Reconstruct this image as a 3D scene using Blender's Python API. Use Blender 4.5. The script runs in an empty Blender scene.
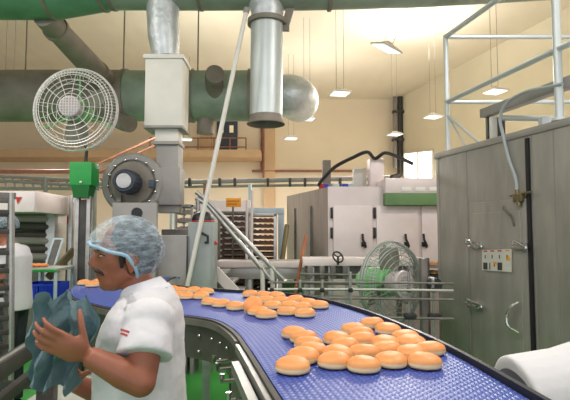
import bpy, bmesh, math, random
from mathutils import Vector, Matrix, Euler
random.seed(7)
PI = math.pi
SC = bpy.context.scene
COL = SC.collection
# ------------------------------------------------------------------ camera maths
F = 500.0; CZ = 1.55; HY = 232.0
PITCH = math.atan((HY-200)/F)
def P(px, py, D):
    """world point seen at pixel (px,py) on the 570x400 frame at distance D along +Y"""
    u = (px-285)/F; v = (200-(py if py != 0 else HY))/F   # py 0: only the sideways place is wanted
    c, s = math.cos(PITCH), math.sin(PITCH)
    d = Vector((u, c - v*s, s + v*c))
    d *= D/d.y
    return Vector((d.x, d.y, d.z+CZ))
def PZ(px, py, z):
    a = P(px, py, 1.0) - Vector((0, 0, CZ))
    k = (z-CZ)/a.z
    return Vector((a.x*k, a.y*k, z))
# ------------------------------------------------------------------ mesh helpers
ORI = {}
def V(*a): return Vector(a)
def catmull(pts, n=8):
    pts = [Vector(p) for p in pts]
    if len(pts) < 3: return pts
    q = [pts[0]*2-pts[1]] + pts + [pts[-1]*2-pts[-2]]
    out = []
    for i in range(1, len(q)-2):
        p0, p1, p2, p3 = q[i-1], q[i], q[i+1], q[i+2]
        for k in range(n):
            t = k/n
            out.append(0.5*((2*p1)+(-p0+p2)*t+(2*p0-5*p1+4*p2-p3)*t*t+(-p0+3*p1-3*p2+p3)*t**3))
    out.append(pts[-1])
    return out
class MB:
    def __init__(s): s.bm = bmesh.new()
    def quad(s, pts):
        s.bm.faces.new([s.bm.verts.new(p) for p in pts])
    def box(s, c, size, rot=None, bev=0.0):
        r = bmesh.ops.create_cube(s.bm, size=1.0)
        vs = r['verts']
        M = Matrix.Translation(Vector(c)) @ (rot.to_4x4() if rot is not None else Matrix()) @ Matrix.Diagonal((size[0], size[1], size[2], 1))
        bmesh.ops.transform(s.bm, matrix=M, verts=vs)
        if bev > 0:
            es = set()
            for v in vs: es.update(v.link_edges)
            bmesh.ops.bevel(s.bm, geom=list(es), offset=bev, segments=2, affect='EDGES', profile=0.6)
    def bx(s, x0, x1, y0, y1, z0, z1, bev=0.0):
        s.box(((x0+x1)/2, (y0+y1)/2, (z0+z1)/2), (abs(x1-x0), abs(y1-y0), abs(z1-z0)), None, bev)
    def tube(s, pts, r, seg=10, cap=True, flat=1.0, up=None):
        pts = [Vector(p) for p in pts]
        n = len(pts)
        rs = r if isinstance(r, (list, tuple)) else [r]*n
        if len(rs) != n:
            rs = [rs[min(len(rs)-1, int(i*(len(rs)-1)/(n-1)))] + (rs[min(len(rs)-1, int(i*(len(rs)-1)/(n-1))+1)]-rs[min(len(rs)-1, int(i*(len(rs)-1)/(n-1)))])*((i*(len(rs)-1)/(n-1)) % 1) for i in range(n)]
        t0 = (pts[1]-pts[0]).normalized()
        a = Vector(up) if up is not None else (Vector((0, 0, 1)) if abs(t0.z) < 0.9 else Vector((1, 0, 0)))
        x = (a - t0*a.dot(t0)).normalized()
        rings = []
        for i in range(n):
            if i == 0: t = pts[1]-pts[0]
            elif i == n-1: t = pts[-1]-pts[-2]
            else: t = (pts[i+1]-pts[i]).normalized()+(pts[i]-pts[i-1]).normalized()
            if t.length < 1e-9: t = t0
            t = t.normalized()
            x = (x - t*x.dot(t)).normalized(); y = t.cross(x)
            rings.append([s.bm.verts.new(pts[i]+x*math.cos(2*PI*k/seg)*rs[i]+y*math.sin(2*PI*k/seg)*rs[i]*flat) for k in range(seg)])
        for i in range(n-1):
            for k in range(seg):
                s.bm.faces.new((rings[i][k], rings[i][(k+1) % seg], rings[i+1][(k+1) % seg], rings[i+1][k]))
        if cap:
            s.bm.faces.new(rings[0][::-1]); s.bm.faces.new(rings[-1])
    def beam(s, a, b, w, h, bev=0.0):
        a, b = Vector(a), Vector(b); d = b-a
        rot = d.to_track_quat('X', 'Z').to_matrix()
        s.box((a+b)/2, (d.length, w, h), rot, bev)
    def ell(s, c, r, rot=None, seg=20, ring=12):
        q = bmesh.ops.create_uvsphere(s.bm, u_segments=seg, v_segments=ring, radius=1.0)
        M = Matrix.Translation(Vector(c)) @ (rot.to_4x4() if rot is not None else Matrix()) @ Matrix.Diagonal((r[0], r[1], r[2], 1))
        bmesh.ops.transform(s.bm, matrix=M, verts=q['verts'])
    def lathe(s, prof, M=None, seg=24):
        """prof: list of (r,h) along local Z"""
        M = M or Matrix()
        rings = []
        for (r, h) in prof:
            if r < 1e-6: rings.append([s.bm.verts.new(M @ Vector((0, 0, h)))])
            else: rings.append([s.bm.verts.new(M @ Vector((r*math.cos(2*PI*k/seg), r*math.sin(2*PI*k/seg), h))) for k in range(seg)])
        for a, b in zip(rings, rings[1:]):
            for k in range(seg):
                k2 = (k+1) % seg
                if len(a) == 1 and len(b) == 1: continue
                if len(a) == 1: s.bm.faces.new((a[0], b[k2], b[k]))
                elif len(b) == 1: s.bm.faces.new((a[k], a[k2], b[0]))
                else: s.bm.faces.new((a[k], a[k2], b[k2], b[k]))
    def torus(s, c, R, r, M=None, seg=40, sub=6):
        M = M or Matrix()
        c = Vector(c)
        g = [[s.bm.verts.new(M @ (c+Vector(((R+r*math.cos(2*PI*j/sub))*math.cos(2*PI*i/seg), r*math.sin(2*PI*j/sub), (R+r*math.cos(2*PI*j/sub))*math.sin(2*PI*i/seg))))) for j in range(sub)] for i in range(seg)]
        for i in range(seg):
            for j in range(sub):
                s.bm.faces.new((g[i][j], g[(i+1) % seg][j], g[(i+1) % seg][(j+1) % sub], g[i][(j+1) % sub]))
    def build(s, name, mat, parent=None, smooth=True, origin=None):
        me = bpy.data.meshes.new(name)
        bmesh.ops.recalc_face_normals(s.bm, faces=s.bm.faces[:])
        if parent is not None: o0 = ORI.get(parent.name, Vector())
        elif origin is not None: o0 = Vector(origin)
        else:
            xs = [v.co for v in s.bm.verts]
            o0 = Vector(((min(v.x for v in xs)+max(v.x for v in xs))/2, (min(v.y for v in xs)+max(v.y for v in xs))/2, min(v.z for v in xs)))
        for v in s.bm.verts: v.co -= o0
        s.bm.to_mesh(me); s.bm.free()
        if smooth:
            for p in me.polygons: p.use_smooth = True
            try: me.set_sharp_from_angle(angle=math.radians(38))
            except Exception: pass
        ob = bpy.data.objects.new(name, me); COL.objects.link(ob)
        me.materials.append(mat)
        ORI[ob.name] = o0.copy()
        if parent is not None: ob.parent = parent
        else: ob.location = o0
        return ob
def tag(o, label=None, cat=None, group=None, kind=None):
    if label: o['label'] = label
    if cat: o['category'] = cat
    if group: o['group'] = group
    if kind: o['kind'] = kind
    return o
def thing(name, loc, label, cat, group=None):
    o = bpy.data.objects.new(name, None); COL.objects.link(o)
    o.location = loc; o.empty_display_size = 0.1
    ORI[o.name] = Vector(loc)
    return tag(o, label, cat, group)
def struct(mb, name, mat, **k):
    return tag(mb.build(name, mat, **k), kind='structure')
def copy_tree(o, parent=None):
    c = o.copy(); COL.objects.link(c)
    if parent is not None: c.parent = parent
    for ch in [q for q in bpy.data.objects if q.parent == o]:
        copy_tree(ch, c)
    return c
def remesh(o, vox, smooth=4, fac=0.5):
    m = o.modifiers.new('r', 'REMESH'); m.mode = 'VOXEL'; m.voxel_size = vox
    m.use_smooth_shade = True
    s = o.modifiers.new('s', 'SMOOTH'); s.iterations = smooth; s.factor = fac
    dg = bpy.context.evaluated_depsgraph_get(); dg.update()
    me = bpy.data.meshes.new_from_object(o.evaluated_get(dg))
    mats = [x for x in o.data.materials]
    o.modifiers.clear(); o.data = me
    me.materials.clear()
    for x in mats: me.materials.append(x)
    for p in me.polygons: p.use_smooth = True
    return o
# ------------------------------------------------------------------ materials
def lin(c):
    return tuple(((x/255)/12.92 if x/255 <= 0.04045 else ((x/255+0.055)/1.055)**2.4) for x in c)
def mat(name, rgb, rough=0.5, metal=0.0, var=0.12, vscale=6.0, bump=0.0, bscale=40.0, stretch=(1, 1, 1), alpha=1.0, sss=0.0, emit=None, estr=0.0, coat=0.0):
    m = bpy.data.materials.new(name); m.use_nodes = True
    nt = m.node_tree; N = nt.nodes; L = nt.links
    b = N['Principled BSDF']
    tc = N.new('ShaderNodeTexCoord'); mp = N.new('ShaderNodeMapping')
    mp.inputs['Scale'].default_value = stretch
    L.new(tc.outputs['Object'], mp.inputs['Vector'])
    c = lin(rgb)
    if var > 0:
        no = N.new('ShaderNodeTexNoise'); no.inputs['Scale'].default_value = vscale; no.inputs['Detail'].default_value = 5
        L.new(mp.outputs['Vector'], no.inputs['Vector'])
        cr = N.new('ShaderNodeValToRGB')
        cr.color_ramp.elements[0].position = 0.3; cr.color_ramp.elements[1].position = 0.7
        cr.color_ramp.elements[0].color = tuple(x*(1-var) for x in c)+(1,)
        cr.color_ramp.elements[1].color = tuple(min(1, x*(1+var)) for x in c)+(1,)
        L.new(no.outputs['Fac'], cr.inputs['Fac']); L.new(cr.outputs['Color'], b.inputs['Base Color'])
    else: b.inputs['Base Color'].default_value = c+(1,)
    b.inputs['Roughness'].default_value = rough; b.inputs['Metallic'].default_value = metal
    b.inputs['Coat Weight'].default_value = coat
    if sss: 
        b.inputs['Subsurface Weight'].default_value = sss; b.inputs['Subsurface Scale'].default_value = 0.01
    if bump > 0:
        n2 = N.new('ShaderNodeTexNoise'); n2.inputs['Scale'].default_value = bscale; n2.inputs['Detail'].default_value = 4
        L.new(mp.outputs['Vector'], n2.inputs['Vector'])
        bp = N.new('ShaderNodeBump'); bp.inputs['Strength'].default_value = bump; bp.inputs['Distance'].default_value = 0.02
        L.new(n2.outputs['Fac'], bp.inputs['Height']); L.new(bp.outputs['Normal'], b.inputs['Normal'])
    if alpha < 1: b.inputs['Alpha'].default_value = alpha
    if emit:
        b.inputs['Emission Color'].default_value = lin(emit)+(1,); b.inputs['Emission Strength'].default_value = estr
    return m
M = {}
M['steel'] = mat('brushed_steel', (176, 174, 172), 0.36, 0.75, 0.12, 3, 0.05, 60, (1, 1, 6))
M['steel_dark'] = mat('dark_steel', (112, 107, 102), 0.45, 0.35, 0.25, 8, 0.08, 30)
M['steel_polish'] = mat('polished_steel', (200, 200, 200), 0.18, 0.95, 0.08, 5)
M['steel_cab'] = mat('stained_steel', (158, 154, 148), 0.38, 0.45, 0.13, 2.6, 0.1, 9, (3, 3, 0.8))
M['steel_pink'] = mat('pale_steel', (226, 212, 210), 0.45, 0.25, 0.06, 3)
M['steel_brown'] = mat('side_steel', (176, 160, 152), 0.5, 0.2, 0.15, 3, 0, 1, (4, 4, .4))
M['duct_green'] = mat('green_grey_duct', (138, 152, 138), 0.6, 0.1, 0.22, 3, 0.05, 20)
M['duct_teal'] = mat('green_painted_duct', (88, 136, 106), 0.6, 0.1, 0.2, 3, 0.05, 20)
M['duct_grey'] = mat('grey_duct', (128, 120, 110), 0.65, 0.1, 0.2, 4, 0.05, 20)
M['foil'] = mat('crinkled_foil', (196, 200, 202), 0.42, 0.5, 0.12, 9, 0.5, 14)
M['galv'] = mat('galvanised_pipe', (196, 202, 202), 0.45, 0.5, 0.06, 3)
M['white_paint'] = mat('white_painted_metal', (216, 212, 203), 0.5, 0, 0.05, 4)
M['grey_paint'] = mat('grey_paint', (146, 142, 138), 0.5, 0.15, 0.1, 4)
M['box_grey'] = mat('box_grey_paint', (150, 156, 154), 0.5, 0.1, 0.08, 4)
M['black'] = mat('black_plastic', (28, 28, 30), 0.45, 0, 0.2)
M['dark'] = mat('dark_painted_steel', (66, 63, 60), 0.5, 0.3, 0.25, 10)
M['green'] = mat('green_paint', (34, 150, 66), 0.4, 0, 0.12, 5)
M['green_dark'] = mat('dark_green_paint', (20, 104, 44), 0.45, 0, 0.1, 5)
M['green_pale'] = mat('pale_green_paint', (112, 178, 112), 0.45, 0, 0.12, 5)
M['green_panel'] = mat('green_panel', (104, 140, 88), 0.5, 0, 0.1, 5)
M['blue_crate'] = mat('blue_plastic', (24, 62, 196), 0.4, 0, 0.1, 5)
M['red'] = mat('red_paint', (190, 34, 34), 0.5, 0, 0.05)
M['yellow'] = mat('amber_sign', (232, 158, 24), 0.5, 0, 0.05)
M['redbrown'] = mat('red_brown_pipe', (152, 104, 86), 0.55, 0, 0.15)
M['wood'] = mat('orange_wood', (184, 112, 76), 0.55, 0, 0.15, 10)
M['wire'] = mat('white_wire', (214, 210, 206), 0.4, 0.3, 0.05)
M['wire_g'] = mat('grey_wire', (150, 156, 150), 0.45, 0.3, 0.05)
M['wall'] = mat('cream_wall', (238, 222, 198), 0.8, 0, 0.04, 0.6)
M['wall_r'] = mat('pale_wall', (232, 222, 198), 0.8, 0, 0.04, 0.6)
M['wall_trim'] = mat('wall_ledge', (216, 182, 146), 0.75, 0, 0.05, 2)
M['ceil'] = mat('ceiling_panel', (222, 210, 186), 0.8, 0, 0.03, 0.5)
M['floor'] = mat('green_floor', (62, 158, 66), 0.4, 0, 0.2, 1.3, 0.03, 30)
M['floor_grey'] = mat('grey_floor', (150, 146, 136), 0.5, 0, 0.15, 1.3)
M['door'] = mat('slate_door', (60, 70, 88), 0.5, 0, 0.08)
M['glass'] = mat('pale_pane', (220, 205, 170), 0.3, 0, 0.05, emit=(240, 220, 180), estr=0.4)
M['glare'] = mat('glare_pane', (255, 255, 250), 0.3, 0, 0, emit=(255, 252, 240), estr=2.2)  # emission stands in for a soft glare on the right wall
M['lamp'] = mat('lamp_diffuser', (255, 255, 255), 0.3, 0, 0, emit=(235, 248, 255), estr=.95)
M['skin'] = mat('brown_skin', (146, 88, 66), 0.5, 0, 0.08, 14, 0.05, 120, sss=0.08)
M['hair'] = mat('black_hair', (30, 25, 24), 0.6, 0, 0.3, 60, 0.4, 160)
M['shirt'] = mat('white_cotton', (204, 202, 206), 0.85, 0, 0.03, 6, 0.25, 9)
M['collar'] = mat('white_collar', (214, 212, 218), 0.85, 0, 0.02)
M['emblem'] = mat('faded_red_thread', (198, 96, 96), 0.8, 0, 0.05)
M['roller'] = mat('roller_grey', (150, 140, 134), .6, 0, .1)
M['roller_dark'] = mat('roller_dark', (74, 66, 62), .6, 0, .2)
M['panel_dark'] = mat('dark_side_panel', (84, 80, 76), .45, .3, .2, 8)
M['trousers'] = mat('dark_trousers', (52, 54, 62), 0.85, 0, 0.1, 10)
M['shoe'] = mat('black_shoe', (24, 24, 24), 0.5, 0, 0.1)
M['teal'] = mat('teal_cloth', (134, 160, 168), 0.85, 0, 0.15, 14, 0.3, 40)
M['lips'] = mat('lip', (120, 66, 58), 0.5, 0, 0.05)
M['eye'] = mat('eye_white', (150, 132, 122), 0.3, 0, 0)
M['label'] = mat('white_sticker', (236, 234, 228), 0.5, 0, 0.02)
M['tray'] = mat('dark_baking_tray', (84, 56, 48), 0.5, 0.2, 0.25, 8)
M['tray_l'] = mat('aluminium_tray', (168, 156, 150), 0.4, 0.6, 0.2, 8)
M['crumb'] = mat('baked_bun_small', (222, 136, 78), 0.6, 0, 0.15, 20)
M['hose'] = mat('grey_hose', (150, 158, 160), 0.4, 0, 0.1)
M['bluegrey'] = mat('pale_blue_frame', (190, 204, 214), 0.5, 0.1, 0.08)
M['table_top'] = mat('pale_worktop', (168, 170, 162), 0.45, 0.2, 0.12, 14)
M['brass'] = mat('dull_brass', (128, 116, 84), 0.4, 0.7, 0.15)
M['motor'] = mat('blue_grey_motor', (62, 70, 84), 0.4, 0.4, 0.15)
# translucent hairnet: noise driven alpha
def hairnet_mat():
    m = mat('hairnet_gauze', (196, 216, 230), 0.6, 0, 0.1, 30, 0.5, 40)
    nt = m.node_tree; N = nt.nodes; L = nt.links; b = N['Principled BSDF']
    tc = N.new('ShaderNodeTexCoord'); mp = N.new('ShaderNodeMapping'); mp.inputs['Rotation'].default_value = (0, 0.6, 0.3); mp.inputs['Scale'].default_value = (1, 1, 3.2)
    L.new(tc.outputs['Object'], mp.inputs['Vector'])
    n = N.new('ShaderNodeTexNoise'); n.inputs['Scale'].default_value = 26; n.inputs['Detail'].default_value = 6; n.inputs['Roughness'].default_value = 0.7
    L.new(mp.outputs['Vector'], n.inputs['Vector'])
    r = N.new('ShaderNodeMapRange'); r.inputs['From Min'].default_value = 0.35; r.inputs['From Max'].default_value = 0.7
    r.inputs['To Min'].default_value = 0.12; r.inputs['To Max'].default_value = 0.55
    L.new(n.outputs['Fac'], r.inputs['Value']); L.new(r.outputs['Result'], b.inputs['Alpha'])
    return m
M['net'] = hairnet_mat()
M['net_rim'] = mat('hairnet_band', (150, 182, 204), 0.6, 0, 0.1, 30)
def bun_mat():
    m = bpy.data.materials.new('bun_crust'); m.use_nodes = True
    nt = m.node_tree; N = nt.nodes; L = nt.links; b = N['Principled BSDF']
    tc = N.new('ShaderNodeTexCoord'); sp = N.new('ShaderNodeSeparateXYZ')
    L.new(tc.outputs['Object'], sp.inputs['Vector'])
    no = N.new('ShaderNodeTexNoise'); no.inputs['Scale'].default_value = 28; no.inputs['Detail'].default_value = 3
    L.new(tc.outputs['Object'], no.inputs['Vector'])
    ad = N.new('ShaderNodeMath'); ad.operation = 'MULTIPLY_ADD'; ad.inputs[1].default_value = 0.006; 
    L.new(no.outputs['Fac'], ad.inputs[0]); L.new(sp.outputs['Z'], ad.inputs[2])
    mr = N.new('ShaderNodeMapRange'); mr.inputs['From Min'].default_value = 0.0; mr.inputs['From Max'].default_value = 0.045
    L.new(ad.outputs[0], mr.inputs['Value'])
    cr = N.new('ShaderNodeValToRGB'); e = cr.color_ramp.elements
    e[0].position = 0.0; e[0].color = lin((146, 86, 52))+(1,)
    e[1].position = 1.0; e[1].color = lin((222, 142, 80))+(1,)
    for p, c in ((0.15, (150, 92, 56)), (0.24, (236, 212, 166)), (0.44, (242, 216, 168)), (0.6, (230, 166, 104)), (0.85, (226, 150, 86))):
        q = e.new(p); q.color = lin(c)+(1,)
    L.new(mr.outputs['Result'], cr.inputs['Fac']); L.new(cr.outputs['Color'], b.inputs['Base Color'])
    b.inputs['Roughness'].default_value = 0.5
    n2 = N.new('ShaderNodeTexNoise'); n2.inputs['Scale'].default_value = 60
    bp = N.new('ShaderNodeBump'); bp.inputs['Strength'].default_value = 0.15; bp.inputs['Distance'].default_value = 0.004
    L.new(tc.outputs['Object'], n2.inputs['Vector']); L.new(n2.outputs['Fac'], bp.inputs['Height']); L.new(bp.outputs['Normal'], b.inputs['Normal'])
    return m
M['bun'] = bun_mat()
def belt_mat():
    m = bpy.data.materials.new('blue_modular_belt'); m.use_nodes = True
    nt = m.node_tree; N = nt.nodes; L = nt.links; b = N['Principled BSDF']
    uv = N.new('ShaderNodeUVMap'); uv.uv_map = 'UVMap'
    def wave(rz, sc):
        mp = N.new('ShaderNodeMapping'); mp.inputs['Rotation'].default_value = (0, 0, rz)
        L.new(uv.outputs['UV'], mp.inputs['Vector'])
        w = N.new('ShaderNodeTexWave'); w.inputs['Scale'].default_value = sc
        L.new(mp.outputs['Vector'], w.inputs['Vector']); return w
    a = wave(0, 16); c = wave(PI/2, 12)
    mu = N.new('ShaderNodeMath'); mu.operation = 'MULTIPLY'
    L.new(a.outputs['Fac'], mu.inputs[0]); L.new(c.outputs['Fac'], mu.inputs[1])
    cr = N.new('ShaderNodeValToRGB'); e = cr.color_ramp.elements
    e[0].position = 0.0; e[0].color = lin((46, 66, 146))+(1,); e[1].position = 0.8; e[1].color = lin((72, 98, 178))+(1,)
    L.new(mu.outputs[0], cr.inputs['Fac']); L.new(cr.outputs['Color'], b.inputs['Base Color'])
    b.inputs['Roughness'].default_value = 0.42
    bp = N.new('ShaderNodeBump'); bp.inputs['Strength'].default_value = 0.6; bp.inputs['Distance'].default_value = 0.004
    L.new(mu.outputs[0], bp.inputs['Height']); L.new(bp.outputs['Normal'], b.inputs['Normal'])
    return m
M['belt'] = belt_mat()
def ribbed(name, rgb, scale, rough=0.7):
    m = mat(name, rgb, rough, 0, 0.04, 0.6)
    nt = m.node_tree; N = nt.nodes; L = nt.links; b = N['Principled BSDF']
    tc = N.new('ShaderNodeTexCoord'); w = N.new('ShaderNodeTexWave'); w.inputs['Scale'].default_value = scale
    L.new(tc.outputs['Object'], w.inputs['Vector'])
    bp = N.new('ShaderNodeBump'); bp.inputs['Strength'].default_value = 0.25; bp.inputs['Distance'].default_value = 0.02
    L.new(w.outputs['Fac'], bp.inputs['Height']); L.new(bp.outputs['Normal'], b.inputs['Normal'])
    return m
M['ceil'] = ribbed('ribbed_ceiling', (230, 220, 200), 0.5)

# ================================================================== SETTING
BW = 24.0; CH = 8.0
xr = (398-285)/F*BW
def wallx(D): return xr+0.27*(BW-D)
w = MB(); w.quad([(-22, -6, 0), (wallx(-6), -6, 0), (xr, BW, 0), (-22, BW, 0)]); w.quad([(-22, -6, -0.1), (wallx(-6), -6, -0.1), (xr, BW, -0.1), (-22, BW, -0.1)])
struct(w, 'floor', M['floor_grey'], smooth=False)
w = MB(); w.bx(-8, 1.3, -1.5, 11, -.05, .004); struct(w, 'trim_4', M['floor'], smooth=False)
w = MB(); w.bx(-22.2, xr+0.1, BW, BW+0.2, 0, CH); struct(w, 'wall_back', M['wall'], smooth=False)
w = MB(); w.beam((wallx(-6)+0.1, -6, CH/2), (xr+0.1, BW+.2, CH/2), 0.2, CH); struct(w, 'wall_right', M['wall_r'], smooth=False)
w = MB(); w.bx(-22.2, -22, -6, BW, 0, CH); struct(w, 'wall_left', M['wall'], smooth=False)
w = MB()
w.bx(-22.2, wallx(-6)+.2, -6, BW+.2, CH, CH+.1)
struct(w, 'ceiling', M['ceil'], smooth=False)
# back wall details: ledge, columns, door, grille, pipes
def wp(px, py, off=0.0): return P(px, py, BW-off)
a, b = wp(140, 155), wp(255, 160)
w = MB(); w.bx(-22, wp(262, 0).x, BW-1.6, BW, wp(0, 162).z, wp(0, 155).z); struct(w, 'trim_1', M['wall_trim'], smooth=False)
w = MB(); w.bx(wp(264, 0).x, wp(275, 0).x, BW-0.25, BW, 0, wp(0, 97).z); struct(w, 'trim_2', M['wall_trim'], smooth=False)
w = MB(); w.bx(wp(196, 0, 1.2).x, wp(207, 0, 1.2).x, BW-0.35, BW, wp(0, 154).z, wp(0, 97).z); struct(w, 'trim_3', M['wall_trim'], smooth=False)
# upper door on the mezzanine
dr = thing('door_1', (wp(226, 155, 1).x, BW-0.06, wp(0, 155).z), None, None); dr['kind'] = 'structure'
w = MB(); w.bx(wp(216, 0).x, wp(237, 0).x, BW-0.1, BW-0.01, wp(0, 155).z, wp(0, 115).z, 0.01); w.build('door_leaf', M['door'], dr)
for cx in (221, 231):
    w = MB(); w.bx(wp(cx-2, 0).x, wp(cx+2, 0).x, BW-0.13, BW-0.1, wp(0, 133).z, wp(0, 126).z); w.build('pane', M['glass'], dr)
# mezzanine rail (real guard rail in front of the door)
t = thing('guard_rail', (wp(200, 155, 1.5).x, BW-1.5, wp(0, 155).z), 'thin brown guard rail along the mezzanine ledge below the dark upper door', 'railing')
w = MB(); 
for y in (138, 147): w.tube([P(150, y, BW-1.5), P(246, y, BW-1.5)], 0.03, 6)
w.build('rail', M['redbrown'], t)
for px in (150, 166, 182, 198, 214, 230, 246):
    w = MB(); w.tube([P(px, 156, BW-1.5), P(px, 138, BW-1.5)], 0.03, 6); w.build('post', M['redbrown'], t)
w = MB(); w.tube([P(252, 171, BW-.2), P(380, 171, BW-.2)], 0.06, 8); w.tube([P(262, 171, BW-.2), P(262, 100, BW-.2)], 0.06, 8)
w.tube([P(263.5, 100, BW-.35), P(263.5, 178, BW-.35)], 0.05, 8)
tag(w.build('water_pipe', M['redbrown']), 'thin red-brown pipe running along the cream back wall and up to the roof', 'pipe')
# dark twin downpipes in the back corner
for i, (px, r, m_, lb) in enumerate(((395, 0.1, 'grey_paint', 'grey downpipe in the back corner, left of the black one'), (400, 0.13, 'dark', 'black downpipe in the back corner curving at its foot'))):
    w = MB(); w.tube(catmull([P(px, 97, BW-.5), P(px, 140, BW-.5), P(px, 168, BW-.5)]+([P(px-1, 175, BW-.6), P(px-9, 178, BW-.8)] if px == 400 else []), 5), r, 10)
    o = w.build('downpipe', M[m_]); tag(o, lb, 'pipe')
    for y in (112, 140):
        w = MB(); q = P(px, y, BW-.5); w.box(q, (r*2.6, r*2.6, 0.12)); w.build('bracket', M['dark'], o)
# glowing window-like panel, added for the soft glare by the back corner
def rw(px, py):
    k = (px-285)/F; D = (xr+0.27*BW)/(k+0.27); return P(px, py, D)
wn = thing('glare_panel_1', rw(418, 176), None, None); wn['kind'] = 'structure'
w = MB(); A, B_, C_, D_ = rw(405, 178), rw(434, 182), rw(434, 150), rw(405, 153)
nn = Vector((-0.965, -0.261, 0))
w.quad([A+nn*.03, B_+nn*.03, C_+nn*.03, D_+nn*.03]); w.build('pane', M['glare'], wn, smooth=False)
w = MB()
for p, q in ((A, B_), (B_, C_), (C_, D_), (D_, A), ((A+B_)/2, (C_+D_)/2)): w.beam(p+nn*.04, q+nn*.04, 0.08, 0.08)
w.build('glare_panel_frame', M['white_paint'], wn)
# ================================================================== HANGING LAMPS
def make_lamp(px, py, yaw, label, drop=CH, first=[None]):
    k = (232-py)/F; D = 3.35/k; c = P(px, py, D)
    if first[0] is None:
        t = thing('hanging_lamp', (0, 0, 0), label, 'lamp', 'square hanging factory lamps')
        w = MB(); w.lathe([(0.0, 0.13), (0.1, 0.13), (0.14, 0.1), (0.40, 0.03), (0.42, 0.0), (0.40, 0.0)], Matrix.Rotation(PI/4, 4, 'Z'), 4); w.build('lamp_housing', M['white_paint'], t)
        w = MB(); w.box((0, 0, 0.0), (0.5, 0.5, 0.02)); w.build('diffuser', M['lamp'], t)
        w = MB(); w.tube([(-.12, 0, .12), (-.12, 0, CH-4.9)], 0.008, 5); w.build('cable', M['grey_paint'], t)
        w = MB(); w.tube([(.12, 0, .12), (.12, 0, CH-4.9)], 0.008, 5); w.build('cable', M['grey_paint'], t)
        first[0] = t
    else: t = copy_tree(first[0]); t['label'] = label
    t.location = (c.x, c.y, 4.9); t.rotation_euler = (0, 0, yaw); t.scale = (.78, .78, 1)
    if px == 386: t.rotation_euler = (.35, .25, .5)
    return t
LAMPS = [(386, 45, .3, 'largest hanging lamp, tilted-looking panel below the bright patch of ceiling'),
 (340, 92, .2, 'small hanging lamp near the top of the cream back wall'),
 (307, 118, .2, 'small pale hanging lamp just right of the big silver pipe mouth'),
 (291, 138, .2, 'faintest small hanging lamp below the round end of the long duct'),
 (395, 134, .3, 'bright hanging lamp in front of the dark corner downpipes'),
 (433, 116, .3, 'bright hanging lamp just left of the steel scaffold post'),
 (495, 90, .3, 'bright hanging lamp seen inside the scaffold frame'),
 (186, 139, .2, 'bright hanging lamp just right of the white square duct'),
 (9, 93, .3, 'pale hanging lamp at the far left edge in front of the long duct')]
for a in LAMPS: make_lamp(*a)

# ================================================================== DUCTS
DT = 5.8
s = DT/500
def TT(px, py, dd=0.0): return P(px, py, DT+dd)
# top duct : three diameters
t = thing('supply_duct', TT(200, -15), 'big green-grey round duct running across the very top of the picture', 'duct')
zc = TT(200, -16).z
w = MB(); w.tube([V(-5.5, DT, zc+.03), V(TT(52, 5).x, DT, zc+.03)], 0.435, 28); w.build('duct_section', M['duct_teal'], t)
w = MB(); w.tube([V(TT(52, 5).x, DT, zc+.03), V(TT(112, 5).x, DT, zc)], [0.44, 0.30], 28); w.build('reducer', M['duct_teal'], t)
w = MB(); w.tube([V(TT(112, 5).x, DT, zc), V(TT(300, 5).x, DT, zc), V(TT(420, 5).x, DT+.1, zc+.08), V(4.2, DT+.2, zc+.28)], 0.30, 28); w.build('duct_section', M['duct_green'], t)
for px, r in ((52, .45), (103, .325), (112, .31), (200, .31), (330, .315)):
    w = MB(); x = TT(px, 5).x; w.tube([V(x-.02, DT, zc+(.03 if px == 52 else 0)), V(x+.02, DT, zc+(.03 if px == 52 else 0))], r, 28); w.build('flange', M['duct_grey'], t)
for px in (-40, 128, 230, 400):
    w = MB(); x = TT(px, 5).x; w.tube([V(x, DT, zc+.25), V(x, DT, CH)], .012, 6); w.build('hanger_rod', M['duct_grey'], t)
# rear duct
DR = 8.0
def TR(px, py, dd=0): return P(px, py, DR+dd)
zr = TR(0, 96).z; rr = 26/500*DR
t = thing('extract_duct', TR(140, 122), 'long dull green-grey duct crossing behind the vertical pipes with a shiny crinkled end', 'duct')
w = MB(); w.tube([V(-9, DR, zr), V(TR(124, 0).x, DR, zr)], rr, 28); w.build('duct_section', M['duct_grey'], t)
w = MB(); w.tube([V(TR(124, 0).x, DR, zr), V(TR(282, 0).x, DR, zr)], rr*.98, 28); w.build('duct_section', M['duct_green'], t)
w = MB(); x = TR(282, 0).x; w.tube(catmull([V(x, DR, zr), V(x+.14, DR, zr), V(x+.24, DR+.12, zr), V(x+.28, DR+.4, zr)], 5), rr*.82, 24); w.build('end_elbow', M['foil'], t)
for px in (124, 185, 191, 250):
    w = MB(); x = TR(px, 0).x; w.tube([V(x-.03, DR, zr), V(x+.03, DR, zr)], rr*1.04, 28); w.build('flange', M['duct_grey'], t)
for px in (20, 120, 196, 262):
    w = MB(); x = TR(px, 0).x; w.tube([V(x, DR, zr+rr*.9), V(x, DR, CH)], .012, 6); w.build('hanger_rod', M['duct_grey'], t)
# stub collars on the rear duct
for lb, pts, r in (('stub', [TR(216, 96, -.25), TR(214, 80, -.5), TR(215, 74, -.72)], 9.5*DR/500*.92), ('stub', [TR(206, 110, 0), TR(205, 134, 0)], 8.5*DR/500), ('stub', [TR(112, 116, -.1), TR(122, 122, -.35), TR(130, 124, -.5)], 8*DR/500)):
    w = MB(); w.tube(catmull(pts, 4), r, 18); w.build('branch_stub', M['duct_grey'], t)
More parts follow.
